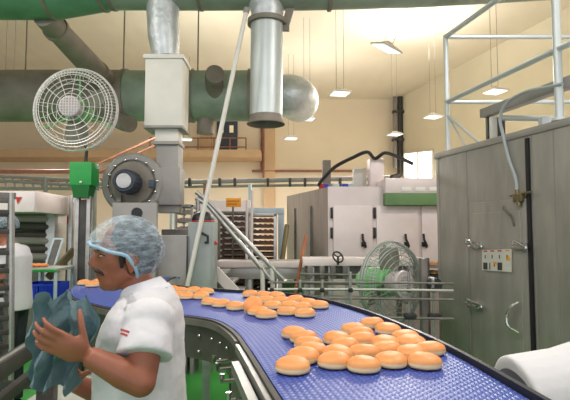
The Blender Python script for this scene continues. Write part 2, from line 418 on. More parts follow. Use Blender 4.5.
# diagonal branch duct
w = MB(); w.tube([P(44, 16, 5.9), P(98, 74, 7.4), P(106, 82, 7.75)], [11.5*5.9/500, 12*7.4/500, 12*7.7/500], 20)
t = w.build('branch_duct', M['duct_grey']); tag(t, 'diagonal grey branch duct joining the top duct to the lower one at left', 'duct')
for px, py, D in ((56, 29, 6.2), (97, 73, 7.35)):
    w = MB(); p0 = P(px, py, D); d = (P(98, 74, 7.4)-P(44, 16, 5.9)).normalized(); w.tube([p0-d*.03, p0+d*.03], .185 if D > 7 else .165, 20); w.build('flange', M['duct_grey'], t)
# foil wrapped elbow + white square duct + grey drop
t = thing('exhaust_duct', TT(168, 215), 'vertical duct with foil elbow and white square box dropping to the round blower', 'duct')
w = MB(); w.tube([TT(163, -14), TT(163, 14), TT(164, 38), TT(166, 58)], [17*s, 16.5*s, 16*s, 13*s], 20); w.build('foil_sleeve', M['foil'], t)
w = MB(); q0, q1 = TT(150, 62), TT(185, 129); w.bx(q0.x, q1.x, DT-.2, DT+.2, q1.z, q0.z, .012); w.build('box_section', M['white_paint'], t)
w = MB(); w.bx(q0.x-.02, q1.x+.02, DT-.22, DT+.22, q0.z-.03, q0.z+.02, .006); w.build('flange', M['white_paint'], t)
w = MB(); w.bx(q0.x-.015, q1.x+.015, DT-.215, DT+.215, q1.z-.03, q1.z, .006); w.build('flange', M['grey_paint'], t)
w = MB(); q0, q1 = TT(158, 131), TT(180, 145); w.bx(q0.x, q1.x, DT-.14, DT+.14, q1.z, q0.z, .006); w.build('neck', M['white_paint'], t)
w = MB(); w.bx(q0.x-.02, q1.x+.02, DT-.16, DT+.16, q1.z-.02, q1.z+.02, .005); w.build('flange', M['grey_paint'], t)
w = MB(); q0, q1 = TT(159, 147), TT(180, 213); w.bx(q0.x, q1.x, DT-.13, DT+.13, q1.z, q0.z, .006); w.build('duct_section', M['grey_paint'], t)
# silver hood pipe
t = thing('hood_pipe', TT(266, 124), 'large shiny silver pipe hanging down with a dark flared open mouth', 'pipe')
w = MB(); w.tube([TT(267, 24), TT(266, 116)], 16.5*s, 32, cap=False); w.build('pipe_body', M['galv'], t)
w = MB(); w.tube(catmull([TT(260, -16, .1), TT(264, -2), TT(267, 10), TT(267, 24)], 5), [20*s, 19*s, 17*s, 15.5*s], 24); w.build('elbow', M['foil'], t)
w = MB(); w.tube([TT(267, 20.5), TT(267, 25)], 20*s, 32); w.build('clamp_ring', M['duct_grey'], t)
zt = TT(266, 124).z; c0 = TT(266, 124)
w = MB(); w.lathe([(16.5*s, .10), (17*s, .06), (19.5*s, 0.0), (19.2*s, -.008), (16.2*s, .05), (16.1*s, .5), (0, .5)], Matrix.Translation(c0), 32); w.build('flared_mouth', M['duct_grey'], t)
w = MB(); w.beam(TT(284, 30), TT(294, -4), .03, .09); w.box(TT(286, 27), (.08, .04, .1)); w.build('bracket', M['duct_grey'], t)
# leaning white pole
w = MB(); w.tube([P(247, 8, 5.43), P(166, 385, 5.43)], .026, 10)
t = w.build('leaning_pole', M['white_paint']); tag(t, 'long thin white pole leaning from the top duct down past the grey control box', 'pole')
w = MB(); w.tube([P(247, 8, 5.43), P(246, 13, 5.43)], .034, 10); w.build('end_cap', M['grey_paint'], t)
w = MB(); q = P(166, 385, 5.43); w.box((q.x, q.y, q.z/2), (.05, .05, q.z)); w.build('foot', M['grey_paint'], t)

# ================================================================== BLOWER
BC = P(134, 184, 5.65); sb = 5.65/500
t = thing('centrifugal_blower', (BC.x, 5.75, 0), 'round grey blower with ring of bolts and dark blue motor, behind the capped worker', 'blower')
RY = Matrix.Rotation(PI/2, 4, 'X')   # local z -> -y
Mb = Matrix.Translation(BC) @ RY
w = MB(); w.lathe([(0, -.22), (29*sb, -.22), (31*sb, -.2), (31*sb, .05), (29*sb, .07), (24*sb, .07), (24*sb, .04), (0, .04)], Mb, 40)
w.bx(P(159, 0, 5.65).x, P(180, 0, 5.65).x, 5.6, 5.87, P(0, 205, 5.65).z, P(0, 168, 5.65).z, .005)
w.build('volute_casing', M['grey_paint'], t)
w = MB(); w.lathe([(0, .05), (21*sb, .06), (22*sb, .075), (21*sb, .09), (17*sb, .10), (13*sb, .09), (0, .09)], Mb, 40); w.build('inlet_ring', M['duct_grey'], t)
w = MB(); w.lathe([(0, .09), (10.5*sb, .09), (11*sb, .12), (11*sb, .34), (9.5*sb, .36), (8.5*sb, .36), (8.3*sb, .345), (0, .345)], Mb, 28)
for k in range(16):
    a = 2*PI*k/16; w.box(BC+V(math.cos(a)*11*sb, -.22, math.sin(a)*11*sb), (.012, .2, .03), Matrix.Rotation(-a, 3, 'Y'))
w.build('motor', M['motor'], t)
w = MB(); w.lathe([(0, .35), (8*sb, .35), (7*sb, .372), (0, .376)], Mb, 24); w.build('motor_cap', M['steel'], t)
for k in range(14):
    a = 2*PI*k/14+.1
    if -2.2 < a-PI-0.5 < -0.2 and False: continue
    w = MB(); w.ell(BC+V(math.cos(a)*24.3*sb, -.075, math.sin(a)*24.3*sb), (.018, .014, .018), None, 10, 6); w.build('bolt', M['steel_polish'], t)
w = MB(); q0 = P(115, 203, 5.4); q1 = P(158, 226, 5.4)
w.bx(q0.x, q1.x, 5.32, 5.40, 0.0, q0.z, .006); w.build('pedestal', M['grey_paint'], t)
w = MB(); w.lathe([(0, 0), (5.5*5.3/500, 0), (5.5*5.3/500, .012), (0, .012)], Matrix.Translation(P(137, 213, 5.32)) @ RY, 20); w.build('access_hole', M['black'], t)
w = MB(); w.beam(q0+V(.03, .02, 0), BC+V(-.2, .1, 0), .05, .05); w.bx(q0.x+.05, q1.x+.3, 5.45, 5.85, 0, q0.z-.35, .01); w.build('support_frame', M['grey_paint'], t)
# hanging junk: terminal box beside motor
w = MB(); w.box(P(152, 184, 5.45), (.06, .1, .09), None, .01); w.build('terminal_box', M['motor'], t)

# ================================================================== FANS
def make_fan(R, cage_mat, label, hub_z, hk=1.0, md=0.0, ph=2.65):
    t = thing('pedestal_fan', (0, 0, 0), label, 'fan')
    def prof(r):   # bulge of front guard
        return -0.06-0.09*math.cos(min(1, r/R)*PI/2)**0.7 if r < R else -0.03
    H = hub_z
    for nm, sg in (('front_guard', 1), ('rear_guard', -1)):
        w = MB()
        for f in ((1.0, .93, .86, .80, .68, .56, .44, .32, .22) if sg == 1 else (1.0, .8, .6, .4, .25)):
            w.torus((0, sg*prof(R*f), H), R*f, .006 if f in (1.0, .86) else .0038, None, 48, 5)
        for k in range(76 if sg == 1 else 38):
            a = 2*PI*k/(76 if sg == 1 else 38)
            fr = (1.0, .93, .80) if (k % 6 or sg == -1) else (1.0, .9, .8, .6, .4, .2)
            w.tube([V(math.cos(a)*R*f, sg*prof(R*f), H+math.sin(a)*R*f) for f in fr], .0032, 4)
            
        w.build(nm, cage_mat, t)
    w = MB(); w.torus((0, 0, H), R*1.005, .012, None, 56, 6); w.build('rim_band', cage_mat, t)
    for k in range(3):
        a0 = 2*PI*k/3+ph
        w = MB(); rows = []
        for i in range(8):
            f = .16+.70*i/7; wd = (.07+.17*math.sin(PI*(i/7)*.8))
            rows.append([V(math.cos(a0+x*wd/ max(f, .35))*R*f, .02+.05*x, H+math.sin(a0+x*wd/max(f, .35))*R*f) for x in (-1, -.5, 0, .5, 1)])
        vs = [[w.bm.verts.new(p) for p in r_] for r_ in rows]
        for i in range(7):
            for j in range(4): w.bm.faces.new((vs[i][j], vs[i][j+1], vs[i+1][j+1], vs[i+1][j]))
        g = bmesh.ops.solidify(w.bm, geom=w.bm.faces[:], thickness=.006)
        w.build('blade', M['blade'], t)
    Mf = Matrix.Translation(V(0, 0, H)) @ RY
    w = MB(); w.lathe([(0, -.2-.08*hk-md), (R*.19*hk, -.2-.06*hk-md), (R*.27*hk, -.2-md), (R*.30*hk, -.1-md*.6), (R*.26*hk, .0), (0, .0)], Mf, 24); w.build('motor_housing', M['green_pale'], t)
    w = MB(); w.lathe([(0, .02), (R*.22*hk, .02), (R*.24*hk, .10), (R*.26*hk, .155), (R*.25*hk, .175), (0, .18)], Mf, 24)
    w.build('hub_disc', M['hubgrey'], t)
    w = MB()
    for i in range(-3, 4):
        h = math.sqrt(max(0, (R*.23)**2-(i*R*.065)**2)); w.beam(V(i*R*.065, -.185, H-h), V(i*R*.065, -.185, H+h), .006, .006)
        w.beam(V(-h, -.185, H+i*R*.065), V(h, -.185, H+i*R*.065), .006, .006)
    w.build('hub_grille', M['wire'], t)
    # green spokes that hold the guard
    for a in (-.45, PI+.45, PI/2):
        w = MB(); w.beam(V(math.cos(a)*R*.25, .1, H+math.sin(a)*R*.25), V(math.cos(a)*R*.95, .08, H+math.sin(a)*R*.95), .014, .02); w.build('guard_arm', M['green_pale'], t)
    return t
M['blade'] = mat('fan_blade', (150, 150, 136), 0.45, 0.2, 0.08)
M['hubgrey'] = mat('hub_grey', (186, 176, 176), 0.5, 0.1, 0.08)
DF = 5.3; sf = DF/500
H1 = P(76, 110, DF).z
f1 = make_fan(42*sf, M['wire'], 'tall pedestal fan with round white wire guard and bright green switch box', H1)
x1 = P(76, 110, DF).x; f1.location = (x1, DF, 0)
bx_ = P(84, 180, DF); dx = bx_.x-x1
w = MB(); w.tube([V(.01, .2, H1-.02), V(.03, .17, H1-.2), V(dx*.8, .1, P(0, 150, DF).z), V(dx, .03, P(0, 166, DF).z)], .018, 8); w.build('neck', M['dark'], f1)
zt_, zm, zb = P(0, 163, DF).z, P(0, 186, DF).z, P(0, 198, DF).z
w = MB(); w.bx(dx-11*sf, dx+11*sf, -.1, .12, zm, zt_, .012); o = w.build('switch_box', M['green'], f1)
w = MB(); w.tube([V(dx, 0, zm+.01), V(dx, 0, zb)], [.11*1.25, .085*1.25], 4, up=(1, 1, 0)); w.build('box_base', M['green_dark'], f1)
w = MB(); w.ell((dx+.01, -.11, zm+.03), (.014, .012, .014), None, 10, 6); w.build('switch_knob', M['white_paint'], f1)
w = MB(); w.bx(dx-.075, dx-.035, -.03, .03, .06, zb+.02, .004); w.bx(dx+.045, dx+.085, -.03, .03, .06, zb+.02, .004); w.build('pole', M['steel'], f1)
w = MB(); w.bx(dx-.035, dx+.045, -.02, .02, .06, zb-.02, .004); w.build('pole_core', M['dark'], f1)
w = MB(); w.lathe([(0, 0), (.16, 0), (.16, .03), (.08, .07), (0, .07)], Matrix.Translation(V(dx, 0, 0)), 24); w.build('base', M['grey_paint'], f1)
# second fan
D2 = 4.9; q = P(391, 283, D2)
f2 = make_fan(.40, M['wire_g'], 'grey wire-guarded fan with pale green motor standing behind the blue belt', q.z, 1.25, .12, PI/2)
f2.location = (q.x, D2, 0); f2.rotation_euler = (0, 0, math.radians(36))
w = MB(); w.tube([V(0, .16, q.z-.1), V(0, .14, .05)], .022, 10); w.build('pole', M['steel'], f2)
w = MB(); w.lathe([(0, 0), (.27, 0), (.27, .03), (.06, .07), (0, .07)], Matrix.Translation(V(0, .14, 0)), 24); w.build('base', M['dark'], f2)

# ================================================================== RIGHT STEEL CABINET
def fc(px, py, off=0.0):
    k = (px-285)/F; D = 3.098/(0.27+k); p = P(px, py, D); return p+Vector((-.965, -.261, 0))*off
U = Vector((.2607, -.9654, 0)); NR = Vector((-.9654, -.2607, 0))
A0 = Vector((1.64, 5.4, 0)); CT = 2.40; LEN = 3.3; WID = 1.9
RM = Matrix((U, NR*-1, Vector((0, 0, 1)))).transposed()   # local x along face toward viewer, y into cabinet
def cabp(u_, n_, z): return A0+U*u_-NR*n_+Vector((0, 0, z))
t = thing('steel_cabinet', cabp(LEN/2, WID/2, 0), 'huge stained stainless steel cabinet filling the right side, door with safety stickers', 'cabinet')
def cbox(mb, u0, u1, n0, n1, z0, z1, bev=0): mb.box(cabp((u0+u1)/2, (n0+n1)/2, (z0+z1)/2), (abs(u1-u0), abs(n1-n0), abs(z1-z0)), RM, bev)
def ucoord(px): 
    p = fc(px, 232); return (p-A0).dot(U)
w = MB(); cbox(w, 0, LEN, 0, WID, 0.02, CT-.03, .01); w.build('body', M['steel_cab'], t)
w = MB(); cbox(w, -.015, LEN, -.015, WID, CT-.06, CT, .006); w.build('top_edge', M['steel'], t)
for px in (440, 468, 534, 556):
    w = MB(); u_ = ucoord(px); cbox(w, u_-.004, u_+.004, -.004, .01, .02, CT-.06); w.build('panel_seam', M['grey_paint'], t)
u0, u1 = ucoord(473), ucoord(529); zt = fc(529, 196).z-.02
w = MB(); cbox(w, u0, u1, -.035, .0, .15, zt, .008); d = w.build('door', M['steel_cab'], t)
w = MB(); cbox(w, u0+.05, u1-.05, -.045, -.033, .22, zt-.1, .006); w.build('door_panel', M['steel_cab'], d)
w = MB(); cbox(w, u1+.0, u1+.035, -.02, .0, .1, CT-.08); w.build('door_gasket', M['black'], d)
def latch(px0, px1, py):
    w = MB(); a, b = fc(px0, py, .05), fc(px1, py+3, .07)
    w.tube([a+V(0, 0, .04), a, b, b+V(0, 0, -.01)], .014, 8); w.box((a+b)/2+V(0, 0, -.02), (.16, .035, .03), RM, .008)
    w.tube([a+V(0, 0, .035), (a+b)/2+V(0, 0, .035)+NR*.03, b], .01, 8)
    w.box((a+b)/2-NR*.015, (.12, .05, .05), RM, .006)
    w.build('latch', M['steel_polish'], d)
latch(471, 488, 243); latch(471, 488, 303); latch(518, 533, 244)
w = MB(); w.tube(catmull([fc(524, 302, .05), fc(521, 306, .09), fc(517, 314, .10), fc(518, 325, .10), fc(524, 333, .05)], 5), .012, 8); w.build('pull_handle', M['steel_polish'], d)
w = MB(); w.tube([fc(508, 206, .05), fc(510, 209, .07), fc(518, 216, .07), fc(519, 226, .05)], .008, 8); w.build('hook', M['steel_dark'], d)
# sticker sheet (warning panels)
w = MB(); a, b = fc(487, 250, .052), fc(517, 249, .052); c, e = fc(517, 272, .052), fc(487, 270, .052)
w.bm.faces.new([w.bm.verts.new(p) for p in (a, b, c, e)]); bmesh.ops.solidify(w.bm, geom=w.bm.faces[:], thickness=.002); st = w.build('safety_sticker', M['label'], d, smooth=False)
def onst(f, g, off=.003): return a.lerp(b, f).lerp(e.lerp(c, f), g)+NR*off
def stq(f0, f1, g0, g1, m_, nm='sticker_mark'):
    w = MB(); w.quad([onst(f0, g0), onst(f1, g0), onst(f1, g1), onst(f0, g1)]); w.quad([onst(f0, g0, .002), onst(f1, g0, .002), onst(f1, g1, .002), onst(f0, g1, .002)]); w.build(nm, M[m_], st, smooth=False)
for i in range(4):
    stq(.06+i*.245, .19+i*.245, .03, .09, 'red' if i != 3 else 'yellow')
    stq(.105+i*.245, .135+i*.245, .25, .42, 'dark')
for i, g in ((0, .62), (2, .60)): stq(.05+i*.25, .2+i*.25, g, .95, 'dark')
stq(.27, .30, .62, .95, 'dark'); stq(.42, .46, .66, .8, 'red'); stq(.40, .52, .58, .68, 'yellow')
w = MB(); w.bm.faces.new([w.bm.verts.new(p) for p in (onst(.82, .5), onst(.97, .5), onst(.895, .22))]); w.build('sticker_mark', M['yellow'], st, smooth=False)
# valve & bracket at the door head
w = MB(); w.box(fc(524, 198, .05), (.1, .05, .07), RM, .01); w.tube([fc(523, 190, .06), fc(525, 206, .06)], .018, 8); w.tube([fc(516, 196, .06), fc(538, 192, .06)], .009, 8); w.build('valve', M['brass'], t)
# hose
w = MB(); w.tube(catmull([fc(566, 84, .03)+V(0, 0, .0), fc(553, 87, .03), fc(530, 92, .04), fc(512, 103, .05), fc(505, 118, .05), fc(507, 135, .04), fc(513, 160, .04), fc(521, 180, .05), fc(523, 192, .06)], 6), .014, 8)
tag(w.build('air_hose', M['hose']), 'pale grey hose arching over the steel cabinet top and down to its door valve', 'hose')
# ================================================================== SCAFFOLD on the cabinet
t = thing('scaffold_frame', cabp(.02, .05, CT), 'bare steel tube scaffold frame rising from the top of the big cabinet', 'scaffold')
pA = P(448, 150, 5.35); zA = P(448, 37, 5.35).z; zM = P(448, 102, 5.35).z
pA = Vector((pA.x, 5.35, 0)); uA = 0.05
uB = ucoord(560); B0 = cabp(uB, .03, 0)
C0 = pA+V(1.45, 0, 0)
for p in (pA, B0, C0, C0+(B0-pA)):
    w = MB(); w.tube([V(p.x, p.y, CT), V(p.x, p.y, 5.2 if p is not pA and p is not C0 else zA+.02)], .032 if p is not pA else .026, 12); w.build('post', M['galv'], t)
    w = MB(); w.lathe([(0, 0), (.06, 0), (.06, .02), (0, .02)], Matrix.Translation(V(p.x, p.y, CT)), 14); w.build('foot_plate', M['galv'], t)
for z in (zA, zM):
    w = MB(); w.tube([V(pA.x, pA.y, z), V(C0.x, C0.y, z)], .024, 10); w.build('rail', M['galv'], t)
    w = MB(); w.tube([V(pA.x, pA.y, z), V(B0.x, B0.y, z)+(B0-pA)*.25], .026, 10); w.build('rail', M['galv'], t)
for x, y in ((475, 143), (461, 148)):
    w = MB(); a_ = P(448, 116, 5.33); kk = fc(x, y); w.tube([a_, V(kk.x+.05, kk.y, CT)], .016 if x > 470 else .01, 8); w.build('brace', M['galv'], t)
# beam and lift unit on the cabinet
t = thing('overhead_beam', cabp(1.5, .4, CT), 'grey steel beam with two short legs resting on top of the big cabinet', 'beam')
w = MB(); w.beam(P(484, 114, 4.85), P(580, 79, 3.7), .1, .085, .006); w.build('beam', M['grey_paint'], t)
for px in (489, 501):
    w = MB(); q = P(px, 117, 4.8 if px < 495 else 4.65); w.bx(q.x-.025, q.x+.025, q.y-.03, q.y+.03, CT, q.z, .004); w.build('leg', M['dark'], t)
w = MB(); q = P(495, 117, 4.72); w.bx(q.x-.05, q.x+.05, q.y-.02, q.y+.02, CT, q.z, .004); w.build('panel', M['white_paint'], t)
w = MB(); w.tube([P(503, 118, 4.6), P(552, 119, 4.1)], .026, 10); w.box(P(546, 124, 4.1), (.1, .07, .12), None, .01); w.build('pipe_rail', M['galv'], t)

# ================================================================== BACK OVENS
DO = 7.4
def PO(px, py, dd=0): return P(px, py, DO+dd)
zo = PO(0, 187).z; xa = PO(328, 0).x; xb = PO(475, 0).x
t = thing('oven_cabinet', ((xa+xb)/2, DO+.8, 0), 'long pale steel oven cabinet with three hinged doors and black latches at the back', 'oven')
w = MB()
dv = V(-.60, 1.93, 0)
pts = [V(xa, DO, 0), V(xb, DO, 0), V(xb-.6, DO+1.93, 0), V(xa-.6, DO+1.93, 0)]
lo = [w.bm.verts.new(p) for p in pts]; hi = [w.bm.verts.new(p+V(0, 0, zo)) for p in pts]
w.bm.faces.new(lo[::-1]); w.bm.faces.new(hi)
for i in range(4): w.bm.faces.new((lo[i], lo[(i+1) % 4], hi[(i+1) % 4], hi[i]))
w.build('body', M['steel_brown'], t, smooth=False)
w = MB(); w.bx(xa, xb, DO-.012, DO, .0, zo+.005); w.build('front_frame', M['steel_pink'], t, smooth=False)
for x0, x1 in ((333, 372), (376, 418), (421, 462)):
    w = MB(); w.bx(PO(x0, 0).x, PO(x1, 0).x, DO-.05, DO-.013, .25, PO(0, 206).z, .008); d = w.build('door', M['steel_pink'], t)
    hx = {333: 331.5, 376: 374.5, 421: 464}[x0]
    for y in (213, 233):
        w = MB(); q = PO(hx, y, -.04); w.box(q, (.03, .05, .16), None, .004); w.build('hinge', M['black'], d)
    lx = {333: 364, 376: 407, 421: 425}[x0]
    w = MB(); q = PO(lx, 243, -.09); w.tube([q+V(-.02, 0, .13), q+V(-.02, -.03, .05), q+V(.02, -.03, -.04), q+V(.02, 0, -.06)], .018, 8); w.box(q+V(0, .03, -.02), (.07, .05, .07), None, .006); w.build('handle', M['black'], d)
for f in (.35, .75):
    w = MB(); q = V(xa, DO, 0)+dv*f; w.box(q+V(-.01, -.003, zo*.5-.1), (.03, .05, zo-.3), None); w.build('side_seam', M['steel_dark'], t)
# things on the oven
zt = zo+.005
def onoven(nm, x0, x1, y0, y1, dd, dep, m_, lb, cat, lift=0):
    w = MB(); a = PO(x0, y0, dd); b = PO(x1, y1, dd); w.bx(a.x, b.x, a.y, a.y+dep, zt+lift, a.z, .008)
    o = w.build(nm, M[m_]); tag(o, lb, cat); return o
onoven('vent_box', 370, 384, 158, 186, .5, .3, 'steel_pink', 'tall shiny silver box standing on the oven cabinet below the cable bend', 'box')
onoven('junction_box', 354, 367, 168, 186, .8, .2, 'white_paint', 'small whitish box on the oven cabinet left of the tall silver box', 'box')
onoven('vent_box', 323, 331, 160, 186, 1.3, .25, 'duct_grey', 'narrow grey box at the left end of the oven cabinet top', 'box')
t = thing('hood_unit', PO(430, 186, .3), 'pinkish steel hood unit with a green lower band on top of the oven', 'hood')
zh0 = zt
HD = 7.2; x0_, x1_ = P(386, 0, HD).x, P(470, 0, HD).x; zA_, zB_, zC_ = P(0, 178, HD).z, P(0, 193, HD).z, P(0, 205, HD).z
w = MB(); w.bx(x0_, x1_, HD, HD+.18, zB_, zA_, .006); w.build('hood', M['steel_pink'], t)
w = MB(); w.bx(x0_, x1_, HD+.19, HD+.75, zh0, zA_, .006); w.build('hood_back', M['steel_pink'], t)
w = MB(); w.bx(x0_, x1_, HD-.005, HD+.18, zC_, zB_, .004); w.build('green_band', M['green_panel'], t)
for px0, px1 in ((402, 412), (416, 426), (430, 440)):
    w = MB(); w.bx(P(px0, 0, HD).x, P(px1, 0, HD).x, HD-.012, HD, P(0, 191, HD).z, P(0, 187, HD).z, .003); w.build('vent_slot', M['label'], t)
w = MB(); w.tube(catmull([PO(318, 186, .3), PO(322, 180, .3), PO(335, 167, .3), PO(352, 158, .3), PO(367, 152, .3), PO(375, 158.5, .45), PO(385, 153, .3), PO(398, 157, .3), PO(413, 164, .3)], 6), .028, 8)
tag(w.build('black_cable', M['black']), 'thick black cable looping in two humps above the oven cabinet', 'cable')
for i, (px, m_) in enumerate(((322, 'red'), (326, 'blue_crate'), (336, 'bluegrey'), (345, 'blue_crate'), (351, 'bluegrey'))):
    w = MB(); q = PO(px, 186, .6); w.bx(q.x-.05, q.x+.05, q.y-.05, q.y+.05, zt, zt+.1, .02)
    o = w.build('small_carton', M[m_]); tag(o, {322: 'tiny red carton on the left end of the oven top', 326: 'tiny blue carton beside the red carton on the oven top', 336: 'tiny pale carton in the middle of the small row on the oven', 345: 'tiny blue carton near the small whitish box on the oven', 351: 'tiny pale carton touching the small whitish box on the oven'}[px], 'carton')

# ================================================================== PIPE GANTRY above the back
t = thing('pipe_gantry', P(290, 262, 9.6).xyz*1, 'long horizontal grey pipe rack spanning the room behind the silver pipe', 'pipe rack')
ORI[t.name] = Vector(t.location)
G = lambda px, py, dd=0: P(px, py, 9.6+dd)
w = MB(); w.tube([G(90, 184), G(385, 178)], .045, 10); w.tube([G(90, 188, .3), G(385, 184, .3)], .03, 8); w.tube([G(180, 181), G(390, 176.5)], .02, 8); w.build('pipe', M['grey_paint'], t)
for px in (118, 172, 205, 250, 322):
    w = MB(); w.tube([G(px, 184, .1), V(G(px, 184, .1).x, 9.7, 0)], .035, 8); w.build('support_post', M['redbrown' if px in (205, 322) else 'bluegrey'], t)
for px in (190, 220, 235, 268, 290, 305, 340, 365):
    w = MB(); w.box(G(px, 182.5), (.05, .14, .16), None, .01); w.build('clamp', M['dark'], t)
# left side truss far behind fan
t = thing('cable_tray', G(40, 185, -.3), 'grey sloping cable tray of thin rails on the far left wall side', 'cable tray')
w = MB()
for y0, y1 in ((176, 184), (180, 190), (188, 192)): w.tube([G(-10, y0), G(100, y1-3)], .03, 8)
for px in range(-6, 98, 9): w.tube([G(px, 176+(px+10)*.06), G(px+5, 190)], .02, 6)
w.build('rails', M['grey_paint'], t)
w = MB(); w.tube([G(46, 177), V(G(46, 0).x, 9.6, 0)], .04, 8); w.tube([G(95, 184), V(G(95, 0).x, 9.6, 0)], .04, 8); w.build('posts', M['grey_paint'], t)
w = MB(); w.tube([P(-10, 171.5, 16), P(120, 171.5, 16)], .07, 8); w.tube([P(-10, 181.5, 16), P(120, 179.5, 16)], .05, 8)
tag(w.build('wall_pipe', M['redbrown']), 'pair of brown pipes along the tan wall behind the tall fan', 'pipe')
w = MB(); w.tube([V(P(84, 0, 12).x, 12, 0), P(84, 170, 12), P(155, 138, 12)], .03, 8); w.tube([V(P(86, 0, 12).x, 12.1, 0), P(86, 177, 12.1), P(160, 143, 12.1)], .03, 8)
tag(w.build('sloping_pipe', M['redbrown']), 'pair of sloping brown pipes rising behind the round blower', 'pipe')

# ================================================================== TRAY RACKS (mid background)
def make_rack(x0, x1, ytop, ybot, D, dep, n, label, trayname, traygroup, mframe, mt, side='left'):
    a = P(x0, ytop, D); b = P(x1, ybot, D)
    t = thing('tray_rack', ((a.x+b.x)/2, D+dep/2, 0), label, 'rack')
    for x in (a.x, b.x):
        for y in (D, D+dep):
            w = MB(); w.bx(x-.018, x+.018, y-.018, y+.018, 0, a.z, .003); w.build('post', mframe, t)
    w = MB(); w.bx(a.x-.018, b.x+.018, D-.018, D+dep+.018, a.z-.03, a.z+.01, .003); w.build('top_frame', mframe, t)
    z0 = .25; w0 = None
    zs = [z0+(a.z-.12-z0)*k/(n-1) for k in range(n)]
    w = MB()
    for z in zs:
        for x in (a.x+.025, b.x-.025): w.bx(x-.01, x+.01, D, D+dep, z-.012, z)
    w.build('runners', mframe, t)
    first = None
    for k, z in enumerate(zs):
        if first is None:
            w = MB(); cx = (a.x+b.x)/2; hw = (b.x-a.x)/2-.022
            w.bx(cx-hw, cx+hw, D+.01, D+dep-.01, z+.001, z+.012); w.bx(cx-hw, cx+hw, D+.0, D+.02, z+.001, z+.05); w.bx(cx-hw, cx+hw, D+dep-.02, D+dep-.01, z+.001, z+.05)
            for q in range(4):
                w.ell((cx-hw*.72+q*hw*.48, D+.14, z+.035), (hw*.2, .1, .03), None, 10, 6)
            o = w.build(trayname, mt); first = o
        else:
            o = first.copy(); COL.objects.link(o); o.location = first.location+V(0, 0, z-zs[0])
        ordn = ['topmost', 'second', 'third', 'fourth', 'fifth', 'sixth', 'seventh', 'eighth', 'ninth', 'tenth', 'eleventh', 'twelfth', 'thirteenth', 'fourteenth', 'fifteenth', 'sixteenth', 'seventeenth', 'lowest']
        pos = 'lowest' if k == 0 else 'topmost' if k == n-1 else ordn[n-1-k]+' from the top'
        tag(o, 'loaded tray in the '+traygroup+', '+pos, 'tray', 'trays in the '+traygroup)
    return t
make_rack(219, 246, 212, 0, 7.6, .55, 18, 'open bakery rack of dark trays just left of the slim upright posts', 'baking_tray', 'dark tray rack behind the handrails', M['steel_dark'], M['tray'])
make_rack(250, 275, 214, 0, 7.5, .55, 18, 'open bakery rack of brown trays beside the pale blue frame', 'baking_tray', 'brown tray rack beside the oven', M['steel'], M['tray'])
make_rack(176, 192, 205, 0, 7.0, .55, 14, 'bright steel rack of trays partly hidden behind the grey control box', 'baking_tray', 'bright rack behind the control box', M['steel'], M['tray_l'])
# pale blue frame behind
t = thing('door_frame_unit', P(268, 262, 8.4), 'pale blue-white metal frame standing behind the brown tray rack', 'frame')
for x in (251, 281):
    w = MB(); a = P(x, 210, 8.4); w.bx(a.x-.05, a.x+.05, 8.35, 8.45, 0, a.z, .006); w.build('upright', M['bluegrey'], t)
w = MB(); a = P(248, 208, 8.4); b = P(284, 214, 8.4); w.bx(a.x, b.x, 8.33, 8.47, b.z, a.z, .006); w.build('header', M['bluegrey'], t)
w = MB(); w.tube([P(287, 225, 7.4), P(282, 262, 7.2), V(P(282, 262, 7.2).x-.03, 7.15, 0.0)], .035, 8)
tag(w.build('olive_pole', M['brass']), 'short olive yellow pole leaning at the left corner of the oven', 'pole')
w = MB(); a = P(200, 190, 8.6); b = P(250, 212, 8.6); w.bx(P(198, 0, 8.6).x, P(250, 0, 8.6).x, 8.6, 9.0, 0, P(0, 200, 8.6).z, .01)
tag(w.build('steel_hopper', M['steel_pink']), 'pale steel housing behind the dark tray rack below the amber sign', 'housing')
# amber sign
t = thing('amber_sign', P(234, 203, 7.9), 'small amber rectangular sign with dark lettering bars above the tray rack', 'sign')
w = MB(); a = P(226, 198, 7.5); b = P(241, 207, 7.5); w.bx(a.x, b.x, 7.5, 7.52, b.z, a.z, .004); w.build('board', M['yellow'], t)
w = MB()
for i, (f0, f1, y) in enumerate(((.08, .9, 201), (.08, .75, 204))): w.bx(a.x+(b.x-a.x)*f0, a.x+(b.x-a.x)*f1, 7.494, 7.5, P(0, y+.6, 7.5).z, P(0, y-.5, 7.5).z)
w.build('lettering', mat('sign_letters', (196, 110, 16), .5, 0, .05), t)
w = MB(); w.tube([P(233, 207, 7.51), V(P(233, 207, 7.51).x, 7.51, 0)], .015, 8); w.build('stem', M['steel_dark'], t)
# slim uprights
for px, lb in ((247, 'slim steel upright between the two tray racks, left one of the pair'), (252, 'slim steel upright between the two tray racks, right one of the pair')):
    w = MB(); a = P(px, 190 if px == 252 else 200, 7.2); w.tube([a, V(a.x, 7.2, 0)], .02, 8)
    tag(w.build('upright_post', M['steel_pink']), lb, 'post')
